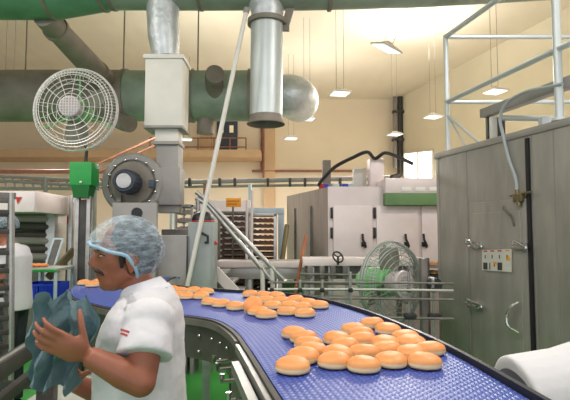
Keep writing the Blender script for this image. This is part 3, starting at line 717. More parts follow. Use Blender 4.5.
# ================================================================== STAIR HANDRAIL + STAIR
t = thing('handrail', P(262, 285, 6.0), 'pair of sloping steel handrail tubes descending to the right behind the buns', 'handrail')
w = MB(); w.tube([P(196, 198, 6.1), P(208, 205, 6.1), P(274, 283, 6.1)], .028, 10); w.build('rail', M['steel'], t)
w = MB(); w.tube([P(196, 192, 6.1), P(210, 203, 6.1), P(284, 280, 6.1)], .028, 10); w.build('rail', M['steel'], t)
for px, y in ((262, 264), (272, 266)):
    w = MB(); a = P(px, y, 6.1); w.tube([a, V(a.x+.04, 6.1, 0)], .028, 10); w.build('post', M['white_paint'], t)
w = MB(); a = P(198, 200, 6.1); w.tube([a, V(a.x, 6.1, 0)], .028, 10); w.build('post', M['steel'], t)
t = thing('metal_stair', P(225, 290, 5.9), 'small sloping steel stair with pale stringer just right of the control box', 'stairs')
w = MB(); w.beam(P(212, 268, 5.9), P(262, 320, 5.9), .04, .12); w.build('stringer', M['steel_pink'], t)
w = MB(); w.beam(P(212, 268, 6.5), P(262, 320, 6.5), .04, .12); w.build('stringer', M['steel_pink'], t)
for k in range(5):
    w = MB(); a = P(217+k*9, 273+k*9.4, 5.9); w.bx(a.x-.1, a.x+.1, 5.92, 6.45, a.z-.02, a.z+.01, .004); w.build('tread', M['steel'], t)
w = MB(); a = P(213, 270, 5.9); w.bx(a.x-.1, a.x-.05, 5.9, 5.95, 0, a.z+.05); w.bx(P(262, 0, 5.9).x-.02, P(262, 0, 5.9).x+.03, 5.9, 6.5, 0, P(0, 320, 5.9).z); w.build('support', M['steel'], t)

# ================================================================== CONTROL BOX
t = thing('control_box', P(201, 290, 5.5), 'tall grey control cabinet with a black handle and small red lamp beside the white pole', 'control cabinet')
a = P(188, 222, 5.5); b = P(213, 300, 5.5)
w = MB(); w.bx(a.x, b.x, 5.5, 5.85, 0.55, a.z, .012); w.build('body', M['box_grey'], t)
w = MB(); w.bx(a.x+.02, b.x-.02, 5.485, 5.5, .6, a.z-.03, .006); d = w.build('door', M['box_grey'], t)
w = MB(); q = P(205, 238, 5.45); w.tube([q+V(-.03, .03, .05), q+V(-.03, 0, .05), q+V(.03, 0, .02), q+V(.03, 0, -.05), q+V(0, .03, -.05)], .014, 8); w.build('handle', M['black'], d)
w = MB(); w.lathe([(0, 0), (.022, 0), (.02, .03), (0, .035)], Matrix.Translation(P(215.5, 243, 5.6)) @ RY, 14); w.build('red_lamp', M['red'], t)
w = MB(); w.bx(a.x+.03, a.x+.07, 5.55, 5.8, 0, .55); w.bx(b.x-.07, b.x-.03, 5.55, 5.8, 0, .55); w.build('stand', M['grey_paint'], t)
w = MB(); q = P(202, 221, 5.6); w.lathe([(0, 0), (.13, 0), (.127, .04), (.11, .08), (.075, .11), (.03, .125), (0, .127)], Matrix.Translation(V(q.x, 5.67, a.z)), 20)
o = w.build('work_hat', M['black']); tag(o, 'black domed hat lying on top of the grey control cabinet', 'hat')
w = MB(); w.torus((0, 0, 0), .128, .008, Matrix.Translation(V(q.x, 5.67, a.z+.012)) @ Matrix.Rotation(PI/2, 4, 'X'), 30, 6); w.build('red_trim', M['red'], o)
# machinery between blower and control box
t = thing('gearbox_machine', P(172, 290, 5.9), 'jumble of dark steel drive machinery between the worker and control cabinet', 'machine')
w = MB(); a = P(160, 250, 6.0); b = P(186, 300, 6.0); w.bx(a.x, b.x, 6.05, 6.35, 0, a.z+.25, .01); w.build('frame', M['steel_dark'], t)
for y in (240, 252, 262):
    w = MB(); w.tube([P(160, y, 5.9), P(186, y, 5.9)], .025, 8); w.build('bar', M['steel'], t)
w = MB(); w.lathe([(0, 0), (.07, 0), (.07, .1), (.04, .12), (0, .12)], Matrix.Translation(P(177, 260, 5.95)) @ RY, 18); w.build('gear', M['black'], t)
w = MB(); w.lathe([(0, 0), (.06, 0), (.06, .12), (0, .12)], Matrix.Translation(P(176, 278, 5.95)) @ RY, 18); w.build('roller', M['steel_polish'], t)
w = MB(); a = P(164, 255, 5.85); b = P(172, 288, 5.85); w.bx(a.x, b.x, 5.85, 5.95, b.z, a.z, .006); w.build('cover_plate', M['white_paint'], t)
w = MB(); w.bx(P(181, 0, 5.8).x, P(186, 0, 5.8).x, 5.75, 5.85, 0, P(0, 235, 5.8).z, .004); w.build('upright', M['grey_paint'], t)

# ================================================================== REAR CONVEYOR (long steel trough)
t = thing('steel_trough', P(260, 285, 6.9), 'long horizontal stainless steel trough running behind the handrails', 'conveyor')
a = P(216, 261, 6.7); b = P(308, 279, 6.7)
w = MB(); w.bx(a.x, b.x, 6.7, 7.1, b.z, P(0, 268, 6.7).z, .006); w.build('lower_body', M['steel'], t)
w = MB(); w.bx(a.x, b.x, 6.66, 7.14, P(0, 267.5, 6.7).z, a.z, .006); w.build('upper_lip', M['steel_pink'], t)
for px in (222, 250, 280, 306):
    w = MB(); x = P(px, 0, 6.8).x; w.bx(x-.03, x+.03, 6.75, 6.81, 0, b.z, .003); w.build('leg', M['steel'], t)
w = MB(); a = P(280, 281, 7.2); b = P(308, 400, 7.2); w.bx(a.x, b.x, 7.15, 7.2, .1, a.z, .01); w.bx(a.x, a.x+.05, 7.15, 7.2, 0, .12); w.bx(b.x-.05, b.x, 7.15, 7.2, 0, .12)
tag(w.build('green_panel', M['green_panel']), 'muted green panel standing under the steel trough beside the orange pole', 'panel')
w = MB(); w.tube([P(306, 235, 6.3), P(294, 300, 6.3), P(290, 322, 6.3)], .02, 10)
o = w.build('broom_handle', M['wood']); tag(o, 'slanting orange-brown wooden broom handle behind the middle buns', 'broom')
q = P(290, 322, 6.3)
w = MB(); w.tube([q, V(q.x-.12, 6.3, .1)], .02, 8); w.bx(q.x-.3, q.x+.06, 6.25, 6.35, 0, .12, .01); w.build('broom_head', M['redbrown'], o)
# drive section with pinkish top and hand wheel
t = thing('drive_table', P(330, 300, 5.9), 'low machine with pinkish steel top and clamps in front of the oven', 'machine')
a = P(303, 258, 5.9); b = P(348, 266, 5.9)
w = MB(); w.bx(a.x, b.x+.9, 5.9, 6.3, b.z, a.z, .008); w.build('top', M['steel_pink'], t)
w = MB(); w.bx(a.x+.03, b.x+.85, 6.0, 6.2, b.z-.16, b.z, .01)
for px in (310, 322, 333, 345): w.box(P(px, 272, 5.88), (.06, .08, .14), None, .01)
w.build('drive_bars', M['steel_dark'], t)
for px in (312, 330, 347, 380, 410):
    w = MB(); x = P(px, 0, 6.0).x; w.bx(x-.025, x+.025, 5.97, 6.02, 0, b.z, .003); w.build('leg', M['steel'], t)
w = MB(); 
for y in (274, 283, 296): w.tube([P(300, y, 5.85), P(420, y+2, 5.85)], .015, 8)
w.build('tie_bars', M['steel_dark'], t)
t = thing('hand_wheel', P(338, 262, 5.5), 'black hand wheel with spokes above the low machine', 'hand wheel')
Mw = Matrix.Translation(P(338, 257, 5.75)) @ Matrix.Rotation(.5, 4, 'Z') @ Matrix.Rotation(-.5, 4, 'X')
w = MB(); w.torus((0, 0, 0), .065, .01, Mw, 28, 8); w.build('rim', M['black'], t)
for k in range(3):
    w = MB(); a = 2*PI*k/3+.4; w.tube([Mw @ V(0, 0, 0), Mw @ V(math.cos(a)*.065, 0, math.sin(a)*.065)], .008, 6); w.build('spoke', M['black'], t)
w = MB(); w.tube([Mw @ V(0, 0, 0), P(338, 266, 5.95)], .014, 8); w.build('shaft', M['steel_dark'], t)

# guard rails beside the belt's outer side (two rails, posts with black clamps)
t = thing('side_guide_frame', V(.6, 4.4, 0), 'grey tubular guide frame with black clamps along the far side of the belt', 'guide rail')
gp = [P(268, 0, 4.4), P(330, 0, 4.4), P(400, 0, 4.35), P(452, 0, 4.3)]; gp = [V(p.x, p.y, 0) for p in gp]
for y, r, m_ in ((283, .009, 'steel_dark'), (290, .012, 'steel'), (299, .010, 'steel_dark'), (318, .012, 'steel_dark')):
    w = MB(); w.tube(catmull([p+V(0, 0, P(0, y, 4.35).z) for p in gp], 5), r, 8); w.build('rail', M[m_], t)
for i, px in enumerate((272, 300, 322, 350, 408, 432)):
    p = P(px, 0, 4.38); p.z = 0
    w = MB(); w.tube([p, p+V(0, 0, P(0, 272 if px in (350, 408) else 280, 4.38).z)], .012, 8); w.build('post', M['steel'], t)
    w = MB(); w.box(p+V(0, 0, P(0, 290, 4.38).z), (.04, .05, .04), None, .01); w.build('clamp', M['black'], t)
    if px > 400:
        w = MB(); w.box(p+V(0, -.02, P(0, 316, 4.38).z), (.11, .07, .05), None, .015); w.build('clamp', M['black'], t)
# heated outfeed to the right of the grey fan
t = thing('outfeed_conveyor', P(420, 290, 6.2), 'small dark conveyor carrying orange buns right of the grey fan', 'conveyor')
a = P(398, 276, 6.4)
w = MB(); w.bx(P(396, 0, 6.4).x, P(452, 0, 6.4).x, 6.4, 7.1, P(0, 279, 6.4).z, P(0, 275, 6.4).z, .005); w.build('lower_bed', M['dark'], t)
w = MB(); w.bx(P(396, 0, 6.4).x, P(452, 0, 6.4).x, 6.4, 7.1, P(0, 268, 6.4).z, P(0, 266, 6.4).z, .005); w.build('upper_bed', M['steel'], t)
for px in (398, 426):
    w = MB(); x = P(px, 0, 6.4).x; w.bx(x-.03, x+.03, 6.37, 6.43, 0, P(0, 258, 6.4).z, .004); w.build('leg', M['steel_dark'], t)
w = MB(); x = P(448, 0, 6.9).x; w.bx(x-.03, x+.03, 6.87, 6.93, 0, P(0, 258, 6.4).z, .004); w.build('leg', M['steel_dark'], t)
# vertical machine post right beside cabinet
t = thing('machine_post', P(427, 340, 4.6), 'upright dark steel post with a black motor next to the big cabinet', 'post')
w = MB(); a = P(424, 258, 4.8); w.bx(a.x-.04, a.x+.02, 4.75, 4.85, 0, a.z, .005); w.build('column', M['steel_dark'], t)
w = MB(); w.lathe([(0, 0), (.06, 0), (.06, .16), (0, .16)], Matrix.Translation(P(431, 283, 4.8)) @ RY, 16); w.build('motor', M['black'], t)
w = MB(); w.tube([P(428, 283, 4.8), P(421, 283, 4.8)], .02, 8); w.build('arm', M['steel_dark'], t)

# ================================================================== BELT CONVEYOR
BZ = 1.08
near = [(-1.90, 5.0), (-1.86, 4.6), (-1.75, 4.12), (-1.50, 3.62), (-1.2, 3.27), (-.95, 3.06), (-.68, 2.94), (-.40, 2.76), (-.25, 2.47), (-.146, 2.08), (.0, 1.42), (.12, .9), (.2, .5)]
far = [(-1.10, 5.3), (-1.12, 5.0), (-1.12, 4.75), (-1.08, 4.5), (-.98, 4.32), (-.80, 4.14), (-.50, 3.97), (-.13, 3.80), (.18, 3.52), (.44, 2.95), (.62, 2.14), (.69, 1.4), (.74, .5)]
near = [V(x, y, BZ) for x, y in near]; far = [V(x, y, BZ) for x, y in far]
# resample: matched parameters
NC = catmull(near, 8); FC = catmull(far, 8)
t = thing('belt_conveyor', (-.2, 2.9, 0), 'curving conveyor with bright blue modular belt and steel side frame', 'conveyor')
w = MB(); bm = w.bm; uvl = bm.loops.layers.uv.new('UVMap')
nx = 10; grid = []; vlen = [0]
for i in range(len(NC)):
    if i: vlen.append(vlen[-1]+((NC[i]+FC[i])/2-(NC[i-1]+FC[i-1])/2).length)
    grid.append([bm.verts.new(NC[i].lerp(FC[i], k/nx)) for k in range(nx+1)])
for i in range(len(NC)-1):
    for k in range(nx):
        f = bm.faces.new((grid[i][k], grid[i][k+1], grid[i+1][k+1], grid[i+1][k]))
        uvs = [(k/nx*.7, vlen[i]), ((k+1)/nx*.7, vlen[i]), ((k+1)/nx*.7, vlen[i+1]), (k/nx*.7, vlen[i+1])]
        for lp, uvv in zip(f.loops, uvs): lp[uvl].uv = uvv
ret = bmesh.ops.extrude_face_region(bm, geom=bm.faces[:])
bmesh.ops.translate(bm, vec=(0, 0, -.018), verts=[g for g in ret['geom'] if isinstance(g, bmesh.types.BMVert)])
w.build('belt', M['belt'], t)
def wall_strip(curve, off, z0, z1, th, sgn):
    """vertical plate along a curve, offset outward"""
    w = MB(); n = len(curve); rows = []
    for i in range(n):
        d = (curve[min(n-1, i+1)]-curve[max(0, i-1)]).normalized(); nn_ = V(-d.y, d.x, 0)*sgn
        p = curve[i]+nn_*off; q = curve[i]+nn_*(off+th)
        rows.append([w.bm.verts.new(V(p.x, p.y, z0)), w.bm.verts.new(V(p.x, p.y, z1)), w.bm.verts.new(V(q.x, q.y, z1)), w.bm.verts.new(V(q.x, q.y, z0))])
    for a, b in zip(rows, rows[1:]):
        for k in range(4): w.bm.faces.new((a[k], a[(k+1) % 4], b[(k+1) % 4], b[k]))
    w.bm.faces.new(rows[0]); w.bm.faces.new(rows[-1][::-1])
    return w
# direction: curve goes from far-left to near; outward for near rim = toward viewer/left
sN = -1; sF = 1
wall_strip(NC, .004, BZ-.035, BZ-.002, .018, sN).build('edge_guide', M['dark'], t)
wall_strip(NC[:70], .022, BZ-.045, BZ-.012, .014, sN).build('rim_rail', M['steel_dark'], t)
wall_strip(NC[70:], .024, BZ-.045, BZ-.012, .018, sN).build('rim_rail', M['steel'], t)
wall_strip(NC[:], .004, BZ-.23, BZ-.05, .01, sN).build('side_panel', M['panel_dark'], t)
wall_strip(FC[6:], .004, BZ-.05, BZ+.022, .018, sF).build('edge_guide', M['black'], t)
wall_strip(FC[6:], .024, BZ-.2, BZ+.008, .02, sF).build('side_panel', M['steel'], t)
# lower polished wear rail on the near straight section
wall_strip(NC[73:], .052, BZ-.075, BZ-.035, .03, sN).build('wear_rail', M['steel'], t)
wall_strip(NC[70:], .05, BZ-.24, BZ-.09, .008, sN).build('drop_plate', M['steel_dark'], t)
for i in list(range(18, 64, 3)):
    d = (NC[min(len(NC)-1, i+1)]-NC[i-1]).normalized(); nn_ = V(-d.y, d.x, 0)*sN
    p = NC[i]+nn_*.02
    w = MB(); w.ell(V(p.x, p.y, BZ-.10), (.011, .011, .009), None, 10, 6); w.build('bolt', M['steel_polish'], t)
    if i % 2 == 0:
        w = MB(); w.ell(V(p.x, p.y, BZ-.185), (.011, .011, .009), None, 10, 6); w.build('bolt', M['steel_polish'], t)
for i in range(66, 90, 3):
    d = (NC[i+1]-NC[i-1]).normalized(); nn_ = V(-d.y, d.x, 0)*sN
    p = NC[i]+nn_*.11
    w = MB(); w.tube([NC[i]+nn_*.02+V(0, 0, -.13), V(p.x, p.y, BZ-.13), V(p.x, p.y, BZ-.1)], .012, 8); w.build('bracket', M['steel_polish'], t)
# lower return frame + legs
for i in (22, 46, 60, 68, 84):
    for cv, sg in ((NC, sN), (FC, sF)):
        d = (cv[i+1]-cv[i-1]).normalized(); nn_ = V(-d.y, d.x, 0)*sg; p = cv[i]-nn_*.06
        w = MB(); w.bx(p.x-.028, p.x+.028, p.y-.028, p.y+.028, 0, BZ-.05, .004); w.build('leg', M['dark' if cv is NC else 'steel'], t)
for i in (46, 68):
    w = MB(); w.beam(NC[i]+V(0, 0, -.25), FC[i]+V(0, 0, -.25), .04, .05); w.build('cross_member', M['steel_dark'], t)

# ================================================================== BUNS
def bun_mesh(seed):
    rnd = random.Random(seed)
    w = MB(); R = .059
    prof = [(0, .0), (R*.80, .0), (R*.93, .004), (R*1.0, .012), (R*.985, .018), (R*.99, .024), (R*.93, .033), (R*.78, .041), (R*.55, .0465), (R*.28, .049), (0, .0495)]
    w.lathe(prof, None, 28)
    a0, a1, e = rnd.random()*6, rnd.random()*6, .03
    for v in w.bm.verts:
        an = math.atan2(v.co.y, v.co.x); k = 1+e*math.sin(2*an+a0)+.02*math.sin(3*an+a1)
        v.co.x *= k; v.co.y *= k; v.co.z *= 1+.05*math.sin(an+a1)
    return w
protos = []
for sd in range(5):
    o = bun_mesh(sd).build('burger_bun', M['bun'], origin=(0, 0, 0)); protos.append(o)
front = [(293, 371), (303, 361.5), (313, 354), (308, 347), (303, 341.5), (295, 337), (337, 343), (345, 349), (334, 366), (341, 358), (364, 370), (391, 365), (425, 366.5), (430, 353), (407, 357), (386, 353), (365, 356), (411, 346), (406, 341), (368, 344), (361, 338), (354, 333), (372, 327), (388, 333), (380, 347)]
mid = [(210, 304), (221, 306), (236, 309), (258, 314), (266, 317), (250, 296), (264, 297), (266, 302), (277, 298), (281, 303), (273, 308), (287, 314), (295, 302), (290, 307.5), (305, 316), (308, 304.5), (320, 307.5), (301, 309)]
left = [(149, 288), (158, 290), (163, 296), (170, 290), (175, 297), (181, 292), (188, 298), (192, 292), (199, 298), (206, 293), (152, 294)]
wl = [(84, 284), (92, 286), (99, 283)]
def relax(pts, dmin, it=60):
    q = [PZ(x, y+1.0, BZ) for x, y in pts]
    for _ in range(it):
        for i in range(len(q)):
            for j in range(i):
                d = q[i]-q[j]; L_ = d.length
                if L_ < dmin:
                    if L_ < 1e-5: d = V(1, 0, 0); L_ = 1
                    m_ = d/L_*(dmin-L_)*.5; q[i] += m_; q[j] -= m_
    return q
rank = ['leftmost', 'second from the left', 'third from the left', 'fourth from the left', 'fifth from the left', 'sixth from the left', 'seventh from the left', 'eighth from the left', 'ninth from the left']
rowname = ['nearest row', 'second row back', 'third row back', 'fourth row back', 'fifth row back', 'sixth row back', 'seventh row back', 'eighth row back']
first_used = [False]*5
def put_buns(pts, cluster, group, nrows, adj, dmin=.106):
    q = relax(pts, dmin)
    order = sorted(q, key=lambda p: p.y)
    per = -(-len(order)//nrows); rows = [sorted(order[i*per:(i+1)*per], key=lambda p: p.x) for i in range(nrows)]
    for r_, row in enumerate(rows):
        for c_, p in enumerate(row):
            k = random.randrange(5)
            if not first_used[k]: o = protos[k]; first_used[k] = True
            else: o = protos[k].copy(); COL.objects.link(o)
            o.location = (p.x, p.y, BZ+.001)
            sc = random.uniform(.97, 1.04); o.scale = (sc, sc, random.uniform(.92, 1.04))
            o.rotation_euler = (0, 0, random.uniform(0, 6.28))
            pos = ('only one' if len(row) == 1 else rank[c_] if c_ < len(row)-1 or c_ == 0 else 'rightmost')
            tag(o, '%s in the %s, %s, %s' % (adj, cluster, rowname[r_], pos), 'bun', group)
put_buns(front, 'cluster nearest the camera', 'burger buns in the near cluster', 6, 'burger bun')
put_buns(mid, 'middle cluster', 'burger buns in the middle cluster', 4, 'burger bun')
put_buns(left, 'heap behind the worker\'s back', 'burger buns in the far left heap', 3, 'burger bun')
put_buns(wl, 'small heap by the worker\'s chin', 'burger buns before the worker', 1, 'burger bun')
o = protos[0].copy(); COL.objects.link(o); q = PZ(253, 312, BZ); o.location = (q.x, q.y-.01, BZ+.03)
o.rotation_euler = (.95, 0.25, 0); tag(o, 'golden burger bun propped up on its edge in the middle cluster', 'bun')
# buns on the outfeed conveyor
k = 0
for lev, (yy, nm) in enumerate(((275, 'lower bed'), (266, 'upper bed'))):
    for i, px in enumerate((401, 408, 415, 434, 441)):
        o = protos[i].copy(); COL.objects.link(o); q = P(px, yy, 6.5); o.location = (q.x, 6.55, P(0, yy, 6.4).z+.002); o.rotation_euler = (0, 0, i)
        tag(o, 'tiny orange bun on %s of the dark conveyor, %s' % (nm, ['leftmost', 'second from left', 'third from left', 'fourth from left', 'rightmost'][i]), 'bun', 'buns on the small conveyor')

# ================================================================== LEFT SIDE
# near rack cart at the left edge
DC = 3.1
xr_ = P(18.5, 0, DC).x
t = thing('rack_trolley', V(xr_, DC, 0), 'dark metal rack trolley at the left edge with a pale front post', 'trolley')
xr_ = P(18.5, 0, DC).x; zt = P(0, 193, DC).z
w = MB(); w.tube([V(xr_-.045, DC, zt), V(xr_-.03, DC, 1.3), V(xr_, DC, .1)], .017, 8); w.build('post', M['steel'], t)
for x, y in ((xr_-.62, DC), (xr_-.62, DC+.5), (xr_-.03, DC+.5)):
    w = MB(); w.bx(x-.016, x+.016, y-.016, y+.016, .1, zt, .003); w.build('post', M['steel_dark'], t)
w = MB(); w.bx(xr_-.63, xr_-.02, DC-.01, DC+.01, zt-.04, zt, .003); w.bx(xr_-.63, xr_-.02, DC+.49, DC+.51, zt-.04, zt, .003); w.build('top_frame', M['steel_dark'], t)
for y in (212, 231, 252, 270, 287, 303, 317, 331, 345, 359, 373):
    z = P(0, y, DC).z
    w = MB(); w.bx(xr_-.63, xr_-.03, DC-.012, DC+.012, z-.018, z+.012, .003)
    w.bx(xr_-.63, xr_-.03, DC+.49, DC+.51, z-.018, z+.012, .003)
    for kx in (xr_-.62, xr_-.045): w.bx(kx-.012, kx+.012, DC, DC+.5, z-.01, z+.006)
    w.build('shelf_rung', M['dark'], t)
for x, y in ((xr_-.62, DC), (xr_-.62, DC+.5), (xr_-.03, DC+.5), (xr_, DC)):
    w = MB(); w.tube([V(x-.015, y, .05), V(x+.015, y, .05)], .05, 16); w.build('caster', M['black'], t)
t.rotation_euler = (0, 0, math.radians(31))
# makeup machine with header panels
t = thing('bakery_machine', P(40, 290, 6.4), 'wide steel bakery machine with hooded header and dark roller front at left', 'machine')
a = P(-6, 191, 5.6); b = P(34.5, 212, 5.6)
w = MB(); w.bx(a.x-.5, b.x, 5.6, 6.6, b.z, a.z, .008); hd = w.build('header', M['steel_pink'], t)
w = MB(); q = [P(16, 197, 5.59), P(22, 197, 5.59), P(17.5, 204, 5.59)]
w.bm.faces.new([w.bm.verts.new(p) for p in q]); w.bm.faces.new([w.bm.verts.new(p+V(0, -.004, 0)) for p in q][::-1]); w.build('red_arrow_mark', M['red'], hd, smooth=False)
w = MB(); a = P(35, 190.5, 5.6); b = P(75, 198, 7.0); c = P(75, 214, 7.0); e = P(35, 212, 5.6)
for off in (0, .12):
    w.quad([p+V(-off*.8, off, 0) for p in (a, b, c, e)])
w.quad([a, b, b+V(-.1, .12, 0), a+V(-.1, .12, 0)]); w.build('angled_header', M['steel_pink'], t, smooth=False)
for i in range(4):
    w = MB(); f = .1+i*.2; p0 = a.lerp(b, f)+V(.01, -.015, -.09); p1 = a.lerp(b, f+.12)+V(.01, -.015, -.09); p2 = a.lerp(b, f+.06)+V(.01, -.015, -.2)
    w.bm.faces.new([w.bm.verts.new(p) for p in (p0, p1, p2)]); w.bm.faces.new([w.bm.verts.new(p+V(0, .006, 0)) for p in (p0, p1, p2)][::-1]); w.build('embossed_mark', M['steel'], t, smooth=False)
for i, (y, m_, r) in enumerate(((218, 'steel', .05), (226, 'steel_dark', .05), (234, 'steel_dark', .04), (240, 'steel', .05), (248, 'steel_dark', .045), (256, 'steel', .05), (262, 'steel_dark', .04))):
    w = MB(); w.tube([P(-14, y, 6.0), P(50, y+1, 6.3)], r, 12); w.build('roller', M['roller' if m_ == 'steel' else 'roller_dark'], t)
w = MB(); a = P(-14, 212, 6.6); b = P(52, 270, 6.6); w.bx(a.x, b.x, 6.5, 6.6, 0, a.z, .01); w.build('back_plate', M['steel_dark'], t)
w = MB(); a = P(48, 212, 6.3); b = P(55, 275, 6.3); w.bx(a.x, b.x, 6.25, 6.6, 0, a.z, .006); w.build('side_frame', M['steel'], t)
w = MB(); a = P(69, 195, 6.4); b = P(77, 300, 6.4); w.bx(a.x, a.x+.05, 6.4, 6.5, 0, a.z, .004); w.bx(b.x-.04, b.x, 6.4, 6.5, 0, a.z+.03, .004); w.build('upright', M['steel'], t)
w = MB(); w.bx(P(55, 0, 7.2).x, P(76, 0, 7.2).x, 7.2, 7.25, 0, P(0, 215, 7.2).z, .01); w.build('inner_panel', M['steel_dark'], t)
w = MB(); a = P(56, 218, 7.0); b = P(63, 225, 7.0); w.bx(a.x, b.x, 6.98, 7.02, b.z, a.z, .01); w.build('lit_window', M['lamp'], t)
w = MB(); a = P(66, 216, 6.9); b = P(71, 224, 6.9); w.bx(a.x, b.x, 6.88, 6.95, b.z, a.z, .01); w.build('red_guard', M['red'], t)
w = MB(); a = P(57, 228, 6.9); b = P(66, 248, 6.9); w.bx(a.x, b.x, 6.8, 6.95, b.z, a.z, .02); w.build('gear_cover', M['motor'], t)
w = MB(); w.lathe([(0, 0), (.06, 0), (.06, .14), (0, .14)], Matrix.Translation(P(56, 240, 6.8)) @ RY, 16); w.build('drum', M['steel_polish'], t)
# tilted glass guard
t = thing('tilted_guard', P(52, 268, 5.4), 'dark tilted guard panel with pale frame above the blue crate', 'guard panel')
q = [P(45, 268, 5.4), P(54, 268, 5.4), P(63, 239, 5.6), P(54, 239, 5.6)]
w = MB(); w.quad(q); w.quad([p+V(0, .01, 0) for p in q]); w.build('panel', M['dark'], t, smooth=False)
w = MB()
for i in range(4): w.tube([q[i], q[(i+1) % 4]], .012, 6)
w.build('frame', M['bluegrey'], t)
w = MB(); w.beam(P(48, 278, 5.3), P(74, 250, 5.5), .05, .07); w.build('arm', M['brass'], t)
w = MB(); a = P(49, 268, 5.4); w.tube([P(48, 278, 5.3), V(a.x, 5.4, a.z), P(48, 268, 5.4)], .012, 6); w.build('hinge_bar', M['steel'], t)
# work table with shelf
t = thing('work_table', P(38, 300, 4.9), 'steel work table with thin green edge and a lower shelf holding blue crates', 'table')
a = P(17, 270, 4.9); b = P(56, 303, 4.9)
w = MB(); w.bx(a.x, b.x, 4.9, 5.35, a.z-.015, a.z+.015, .004); w.build('table_top', M['table_top'], t)
w = MB(); w.bx(a.x, b.x, 4.88, 4.9, a.z-.02, a.z+.005, .003); w.build('green_edge', M['green'], t)
w = MB(); w.bx(a.x, b.x, 4.9, 5.35, b.z-.03, b.z, .004); w.build('shelf', M['steel_dark'], t)
for x in (a.x+.02, b.x-.02, ):
    for y in (4.92, 5.33):
        w = MB(); w.tube([V(x, y, a.z-.01), V(x, y, 0)], .018, 8); w.build('leg', M['bluegrey'], t)
for i, (x0, x1, lb) in enumerate(((21, 38.5, 'bright blue plastic crate on the table shelf, left one of the pair'), (39, 54.5, 'bright blue plastic crate on the table shelf, right one of the pair'))):
    aa = P(x0, 284, 4.95); bb = P(x1, 303, 4.95)
    t = thing('plastic_crate', ((aa.x+bb.x)/2, 5.1, b.z), lb, 'crate', 'blue crates under the table')
    w = MB(); x0_, x1_, y0_, y1_, z0_, z1_ = aa.x, bb.x, 4.95, 5.28, b.z+.002, aa.z
    w.bx(x0_, x1_, y0_, y1_, z0_, z0_+.01)
    for q in ((x0_, x1_, y0_, y0_+.01), (x0_, x1_, y1_-.01, y1_), (x0_, x0_+.01, y0_, y1_), (x1_-.01, x1_, y0_, y1_)): w.bx(*q, z0_, z1_)
    for k in range(6): xx = x0_+(x1_-x0_)*(k+.5)/6; w.bx(xx-.006, xx+.006, y0_-.008, y0_, z0_, z1_)
    w.build('crate_body', M['blue_crate'], t)
    w = MB(); w.bx(x0_-.006, x1_-.0, y0_-.012, y0_+.01, z1_-.025, z1_, .004); w.build('crate_rim', M['blue_crate'], t)
for i, px in enumerate((28, 34, 40)):
    w = MB(); q = P(px, 268, 5.0); w.ell(V(q.x, 5.08, a.z+.035), (.045, .045, .02)); tag(w.build('dough_piece', M['crumb']), ['small brown dough piece on the work table, nearest the trolley', 'small brown dough piece on the work table, middle of three', 'small brown dough piece on the work table, nearest the tilted guard'][i], 'dough', 'dough pieces on the work table')
# grey rounded machine left of worker's face
w = MB(); a = P(80, 248, 5.75); 
prof = [(-.12, 0), (.12, 0), (.12, .0)]
w.bx(P(78, 0, 5.75).x, P(97, 0, 5.75).x, 5.7, 6.0, 0, P(0, 246, 5.75).z, .05)
t = w.build('pump_housing', M['grey_paint']); tag(t, 'smooth grey rounded machine housing just behind the worker\'s face', 'machine')
w = MB(); w.lathe([(0, 0), (.05, 0), (.05, .03), (0, .03)], Matrix.Translation(P(87, 265, 5.7)) @ RY, 16); w.build('round_cover', M['steel'], t)
# dark front-left conveyor frame
t = thing('side_conveyor_frame', V(-1.22, 2.4, 0), 'dark steel double-rail conveyor frame in the lower left corner', 'conveyor frame')
w = MB(); w.beam(V(-1.05, 1.3, .985), V(-1.30, 2.9, .985), .05, .075, .005); w.build('upper_rail', M['dark'], t)
w = MB(); w.beam(V(-1.04, 1.3, 1.026), V(-1.29, 2.9, 1.026), .02, .006); w.build('rail_edge', M['steel'], t)
w = MB(); w.beam(V(-1.08, 1.3, .83), V(-1.33, 2.9, .83), .04, .05, .005); w.build('lower_rail', M['dark'], t)
w = MB(); w.beam(V(-1.55, 1.3, .985), V(-1.80, 2.9, .985), .05, .075, .005); w.build('upper_rail', M['dark'], t)
for x, y in ((-1.06, 1.35), (-1.30, 2.85), (-1.57, 1.35), (-1.79, 2.85)):
    w = MB(); w.bx(x-.025, x+.025, y-.025, y+.025, 0, .95, .004); w.build('leg', M['dark'], t)
w = MB(); w.beam(V(-1.05, 1.33, .7), V(-1.57, 1.33, .7), .03, .04); w.build('cross_bar', M['dark'], t); w = MB(); w.beam(V(-1.3, 2.85, .7), V(-1.79, 2.85, .7), .03, .04); w.build('cross_bar', M['dark'], t)
# pale worktop in front of the worker
t = thing('packing_table', V(-.9, 2.1, 0), 'pale grey worktop beside the worker at the bottom left', 'table')
w = MB(); w.bx(-1.02, -.74, 1.45, 2.35, .86, .89, .006); w.build('table_top', M['table_top'], t)
for x, y in ((-1.0, 1.48), (-.76, 1.48), (-1.0, 2.32), (-.76, 2.32)):
    w = MB(); w.bx(x-.02, x+.02, y-.02, y+.02, 0, .86, .003); w.build('leg', M['steel'], t)
w = MB(); q = P(47, 395, 1.95); w.bx(q.x-.03, q.x+.03, 1.92, 1.98, .891, 1.06, .008)
tag(w.build('dark_post', M['dark']), 'short dark upright block on the pale worktop below the teal cloth', 'block')

